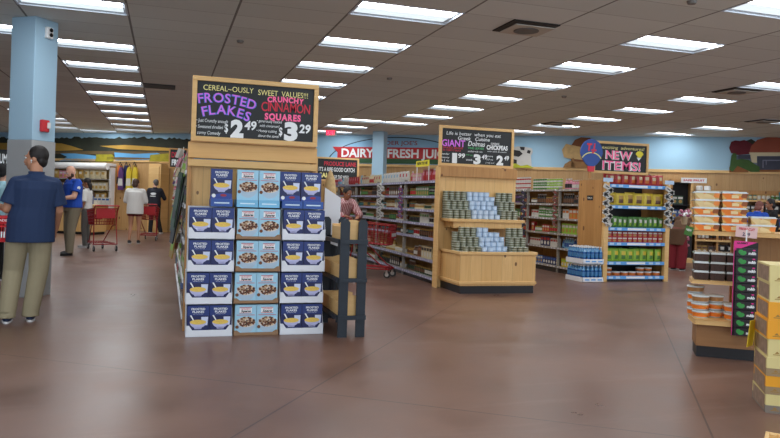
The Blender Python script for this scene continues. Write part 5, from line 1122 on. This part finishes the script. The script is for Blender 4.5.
for k in range(3):
    x = .62+k*.13; b = MB(); b.lathe([(.045, 0), (.05, .01), (.05, .10), (.04, .13), (.042, .16)], CLR, 14, ms=[CLR, cm_('cream'), CLR, CLR, LIDC]); o = b.build('glass_jar', loc=tuple(FP(x, .2, .691))); tag(o, 'clear jar on the middle shelf of the fruit stand, %s from the clip strip' % ORD[k], 'jar', 'clear jars on the stand')
# sign card, green tag and black and pink hanging strip
def card(name, lab, pxc, off, w, h, m, lines, rz=0, tilt=0, dz=0):
    n = Vector((.586, .81, 0)); p = on_plane(*pxc, FC+n*off, n); b = MB(); b.box(-w/2, -.003, -h/2, w/2, 0, h/2, m)
    for (s_, mm, y, ww, hh) in lines: b.text(s_, 1, mm, (0, -.003, y), width=ww, height=hh, bold=.03)
    o = b.build(name, loc=tuple(p), rotz=fa+rz); o.rotation_euler = (0, tilt, fa+rz); tag(o, lab, 'card'); return o
card('price_card', 'pale pink price card hanging from the front edge of the top shelf', (746.5, 232), -.015, .175, .10, mat('card_pale_pink', (226, 190, 186), .5), [('FRESH CUT', CHR, .015, .13, .022), ('2.99', cm_('navy'), -.035, .06, .03)], 0, .08)
card('price_card', 'small green tag at the left end of the top shelf of the fruit stand', (689, 231), -.01, .075, .085, cm_('green'), [('NEW', CHW, 0, .05, .02)], -.5, .25)
n = Vector((.586, .81, 0)); ph = on_plane(746.5, 241, FC-n*.10, n)
CS = thing('clip_strip', 'black and pink strip of ten packs with green leaves hanging on the fruit stand', 'hanging strip', tuple(ph), fa)
b = MB(); b.box(-.006, .004, -.05, .006, .010, .10, WHT); b.build('hanger', CS)
HP = mat('hot_pink', (226, 44, 140), .45); LEAF = mat('leaf_print', (54, 150, 70), .5)
b = MB(); b.add([(-.095, 0, 0), (.085, 0, -.01), (-.095, 0, -.09), (-.095, .004, 0), (.085, .004, -.01), (-.095, .004, -.09)], [(0, 2, 1), (3, 4, 5), (0, 1, 4, 3), (1, 2, 5, 4), (2, 0, 3, 5)], HP)
b.box(-.098, .001, -.84, .095, .006, -.012, BLK); b.box(-.100, -.002, -.84, -.094, .001, -.01, HP); b.text('GUMMY', 1, BLK, (-.03, 0, -.028), width=.09, height=.016, bold=.03); b.build('backing_card', CS)
for k in range(10):
    z = -.10-k*.078; b = MB(); b.box(-.080, -.022, z-.036, .09, 0, z+.034, mat('pack_charcoal', (34, 26, 36), .35)); 
    b.prism(ellp(-.045, z+.004, .020, .020, n=12), .001, LEAF, org=(0, -.022, 0)); b.prism(ellp(-.018, z-.004, .018, .017, n=12), .0015, LEAF, org=(0, -.022, 0)); b.prism(ellp(-.030, z-.014, .022, .012, n=12), .002, LEAF, org=(0, -.022, 0))
    b.text('m&b', 1, CHW, (.045, -.023, z-.018), width=.06, height=.024, bold=.05, slant=.1); b.prism(ellp(.06, z+.02, .012, .006, n=8), .001, HP, org=(0, -.022, 0)); b.build('gummy_pack', CS)
# ------------------------------------------------------------------ stack of cake boxes at the right edge
BC = Vector((3.83, 3.70, 0)); ba = math.atan2(-.56, .83)
def cake(front, band, nm):
    b = MB(); w, d, h = .34, .40, .122
    b.box(0, 0, 0, w, d, h, front)
    if band: b.box(-.001, -.001, 0, w+.001, d+.001, h*.42, band)
    b.box(-.0015, .03, .012, -.0005, d-.03, h-.012, mat('cake_photo_brown', (150, 124, 104), .5, var=.65, scale=22))
    b.prism(ellp(.115, h*.48, .022, .032, n=16), .0012, cm_('navy')); b.prism(ellp(.115, h*.48, .010, .016, n=12), .0018, CHW); b.prism([(.04, h*.22), (.07, h*.22), (.055, h*.34)], .0012, mat('print_gold', (160, 120, 50), .4)); b.box(.03, -.0012, h*.14, .08, 0, h*.18, mat('print_gold', (160, 120, 50), .4))
    return tag(b.build('cake_box'), 'x', 'box')
CCR = mat('cake_cream', (222, 206, 140), .5); COR = mat('cake_orange', (238, 164, 30), .5); CGR = mat('cake_grey', (132, 122, 110), .5); CTN = mat('cake_tan', (156, 132, 96), .5)
kinds = [('cream and grey', cake(CCR, CGR, 0)), ('orange and tan', cake(COR, CTN, 0)), ('cream and tan', cake(CCR, CTN, 0)), ('plain cream', cake(CCR, None, 0)), ('plain orange', cake(COR, None, 0))]
for k, i in enumerate((0, 1, 2, 3, 4, 4, 3, 3)):
    p = BC+Vector((rnd.uniform(-.008, .008), rnd.uniform(-.004, .004), k*.1225+.0005)); put(kinds[i][1], tuple(p), ba+rnd.uniform(-.02, .02), '%s cake box, %s from the floor at the right edge' % (kinds[i][0], ORD[k]), 'cake boxes in the stack')
b = MB(); b.box(-.004, -.06, 0, .0, .06, .19, mat('leaflet_yellow', (255, 224, 50), .5)); b.box(-.005, -.05, .10, -.004, .05, .17, mat('leaflet_orange', (236, 120, 50), .5)); b.text('2.99', 1, cm_('navy'), (-.005, 0, .03), ax=(0, -1, 0), an=(-1, 0, 0), width=.08, height=.04)
pl_ = BC+Vector((.56, .83, 0))*.36-Vector((.83, -.56, 0))*.035; o = b.build('leaflet', loc=(pl_.x, pl_.y, .37), rotz=ba); o.rotation_euler = (0, .10, ba-.5); tag(o, 'yellow leaflet clipped to the left side of the cake boxes', 'leaflet')
# slatted crate corner at the bottom right
gc = ground(765.5, 431, .20)
t = thing('slatted_crate', 'corner of a pale slatted wooden crate at the bottom right', 'crate', (gc.x, gc.y, 0), ba-.25)
for k, z in enumerate((.0, .075, .15)):
    for (x0, y0, x1, y1) in ((0, -.02, .6, 0), (0, -.62, .6, -.60), (0, -.6, .02, -.02), (.58, -.6, .60, -.02)): b = MB(); b.box(x0, y0, z, x1, y1, z+.05, CRATE); b.build('slat', t, bevel=.004)
b = MB(); b.box(.02, -.6, .0, .58, -.02, .012, CRATE); b.build('crate_floor', t)
for x, y in ((.02, -.05), (.55, -.05), (.02, -.6), (.55, -.6)): b = MB(); b.box(x, y, .012, x+.03, y+.03, .20, CRATE); b.build('corner_post', t)

# ------------------------------------------------------------------ light, exposure, clean-up
for o in list(COL.objects):
    if o.get('label') == 'x':
        for c in list(o.children_recursive): bpy.data.objects.remove(c)
        bpy.data.objects.remove(o)
for o in COL.objects:
    if '_used' in o: del o['_used']
w = bpy.data.worlds.new('world'); SC.world = w; w.use_nodes = True; w.node_tree.nodes['Background'].inputs[0].default_value = srgb((214, 226, 240)); w.node_tree.nodes['Background'].inputs[1].default_value = 1.6
SC.view_settings.view_transform = 'Standard'; SC.view_settings.look = 'None'; SC.view_settings.gamma = 1; SC.view_settings.use_curve_mapping = False
SC.view_settings.exposure = .52
for m_, cols in ((FRO, ((236, 128, 40), (226, 176, 96), (150, 84, 40))), (FRY, ((232, 206, 150), (206, 170, 104), (236, 140, 60)))):
    t_ = NT(m_); tc = t_.n('ShaderNodeTexCoord'); vo = t_.n('ShaderNodeTexVoronoi'); vo.inputs['Scale'].default_value = 22; t_.l(tc.outputs['Object'], vo.inputs['Vector']); sp_ = t_.n('ShaderNodeSeparateColor'); t_.l(vo.outputs['Color'], sp_.inputs[0])
    rp_ = t_.n('ShaderNodeValToRGB'); rp_.color_ramp.interpolation = 'CONSTANT'; rp_.color_ramp.elements[0].color = srgb(cols[0]); rp_.color_ramp.elements[1].position = .6; rp_.color_ramp.elements[1].color = srgb(cols[1]); e_ = rp_.color_ramp.elements.new(.88); e_.color = srgb(cols[2]); t_.l(sp_.outputs[0], rp_.inputs[0]); t_.l(rp_.outputs[0], t_.b.inputs['Base Color'])
fb = on_plane(684.5, 214, (0, 12.35, 0), Vector((0, 1, 0))); rr = random.Random(9); b = MB()
for k in range(34): b.ell((rr.uniform(-.11, .11), rr.uniform(-.07, .07), rr.uniform(-.04, .08)), (.032, .032, .03), (cm_('pink'), CHW, mat('flower_mauve', (150, 70, 110), .7))[k % 3], 7, 5)
b.cyl((0, 0, -.22), (0, 0, 0), .05, mat('wrap_paper', (170, 150, 120), .8), .09); o = b.build('bouquet', loc=tuple(fb)); tag(o, 'pink and white bouquet held by the person in the brown coat', 'flowers')
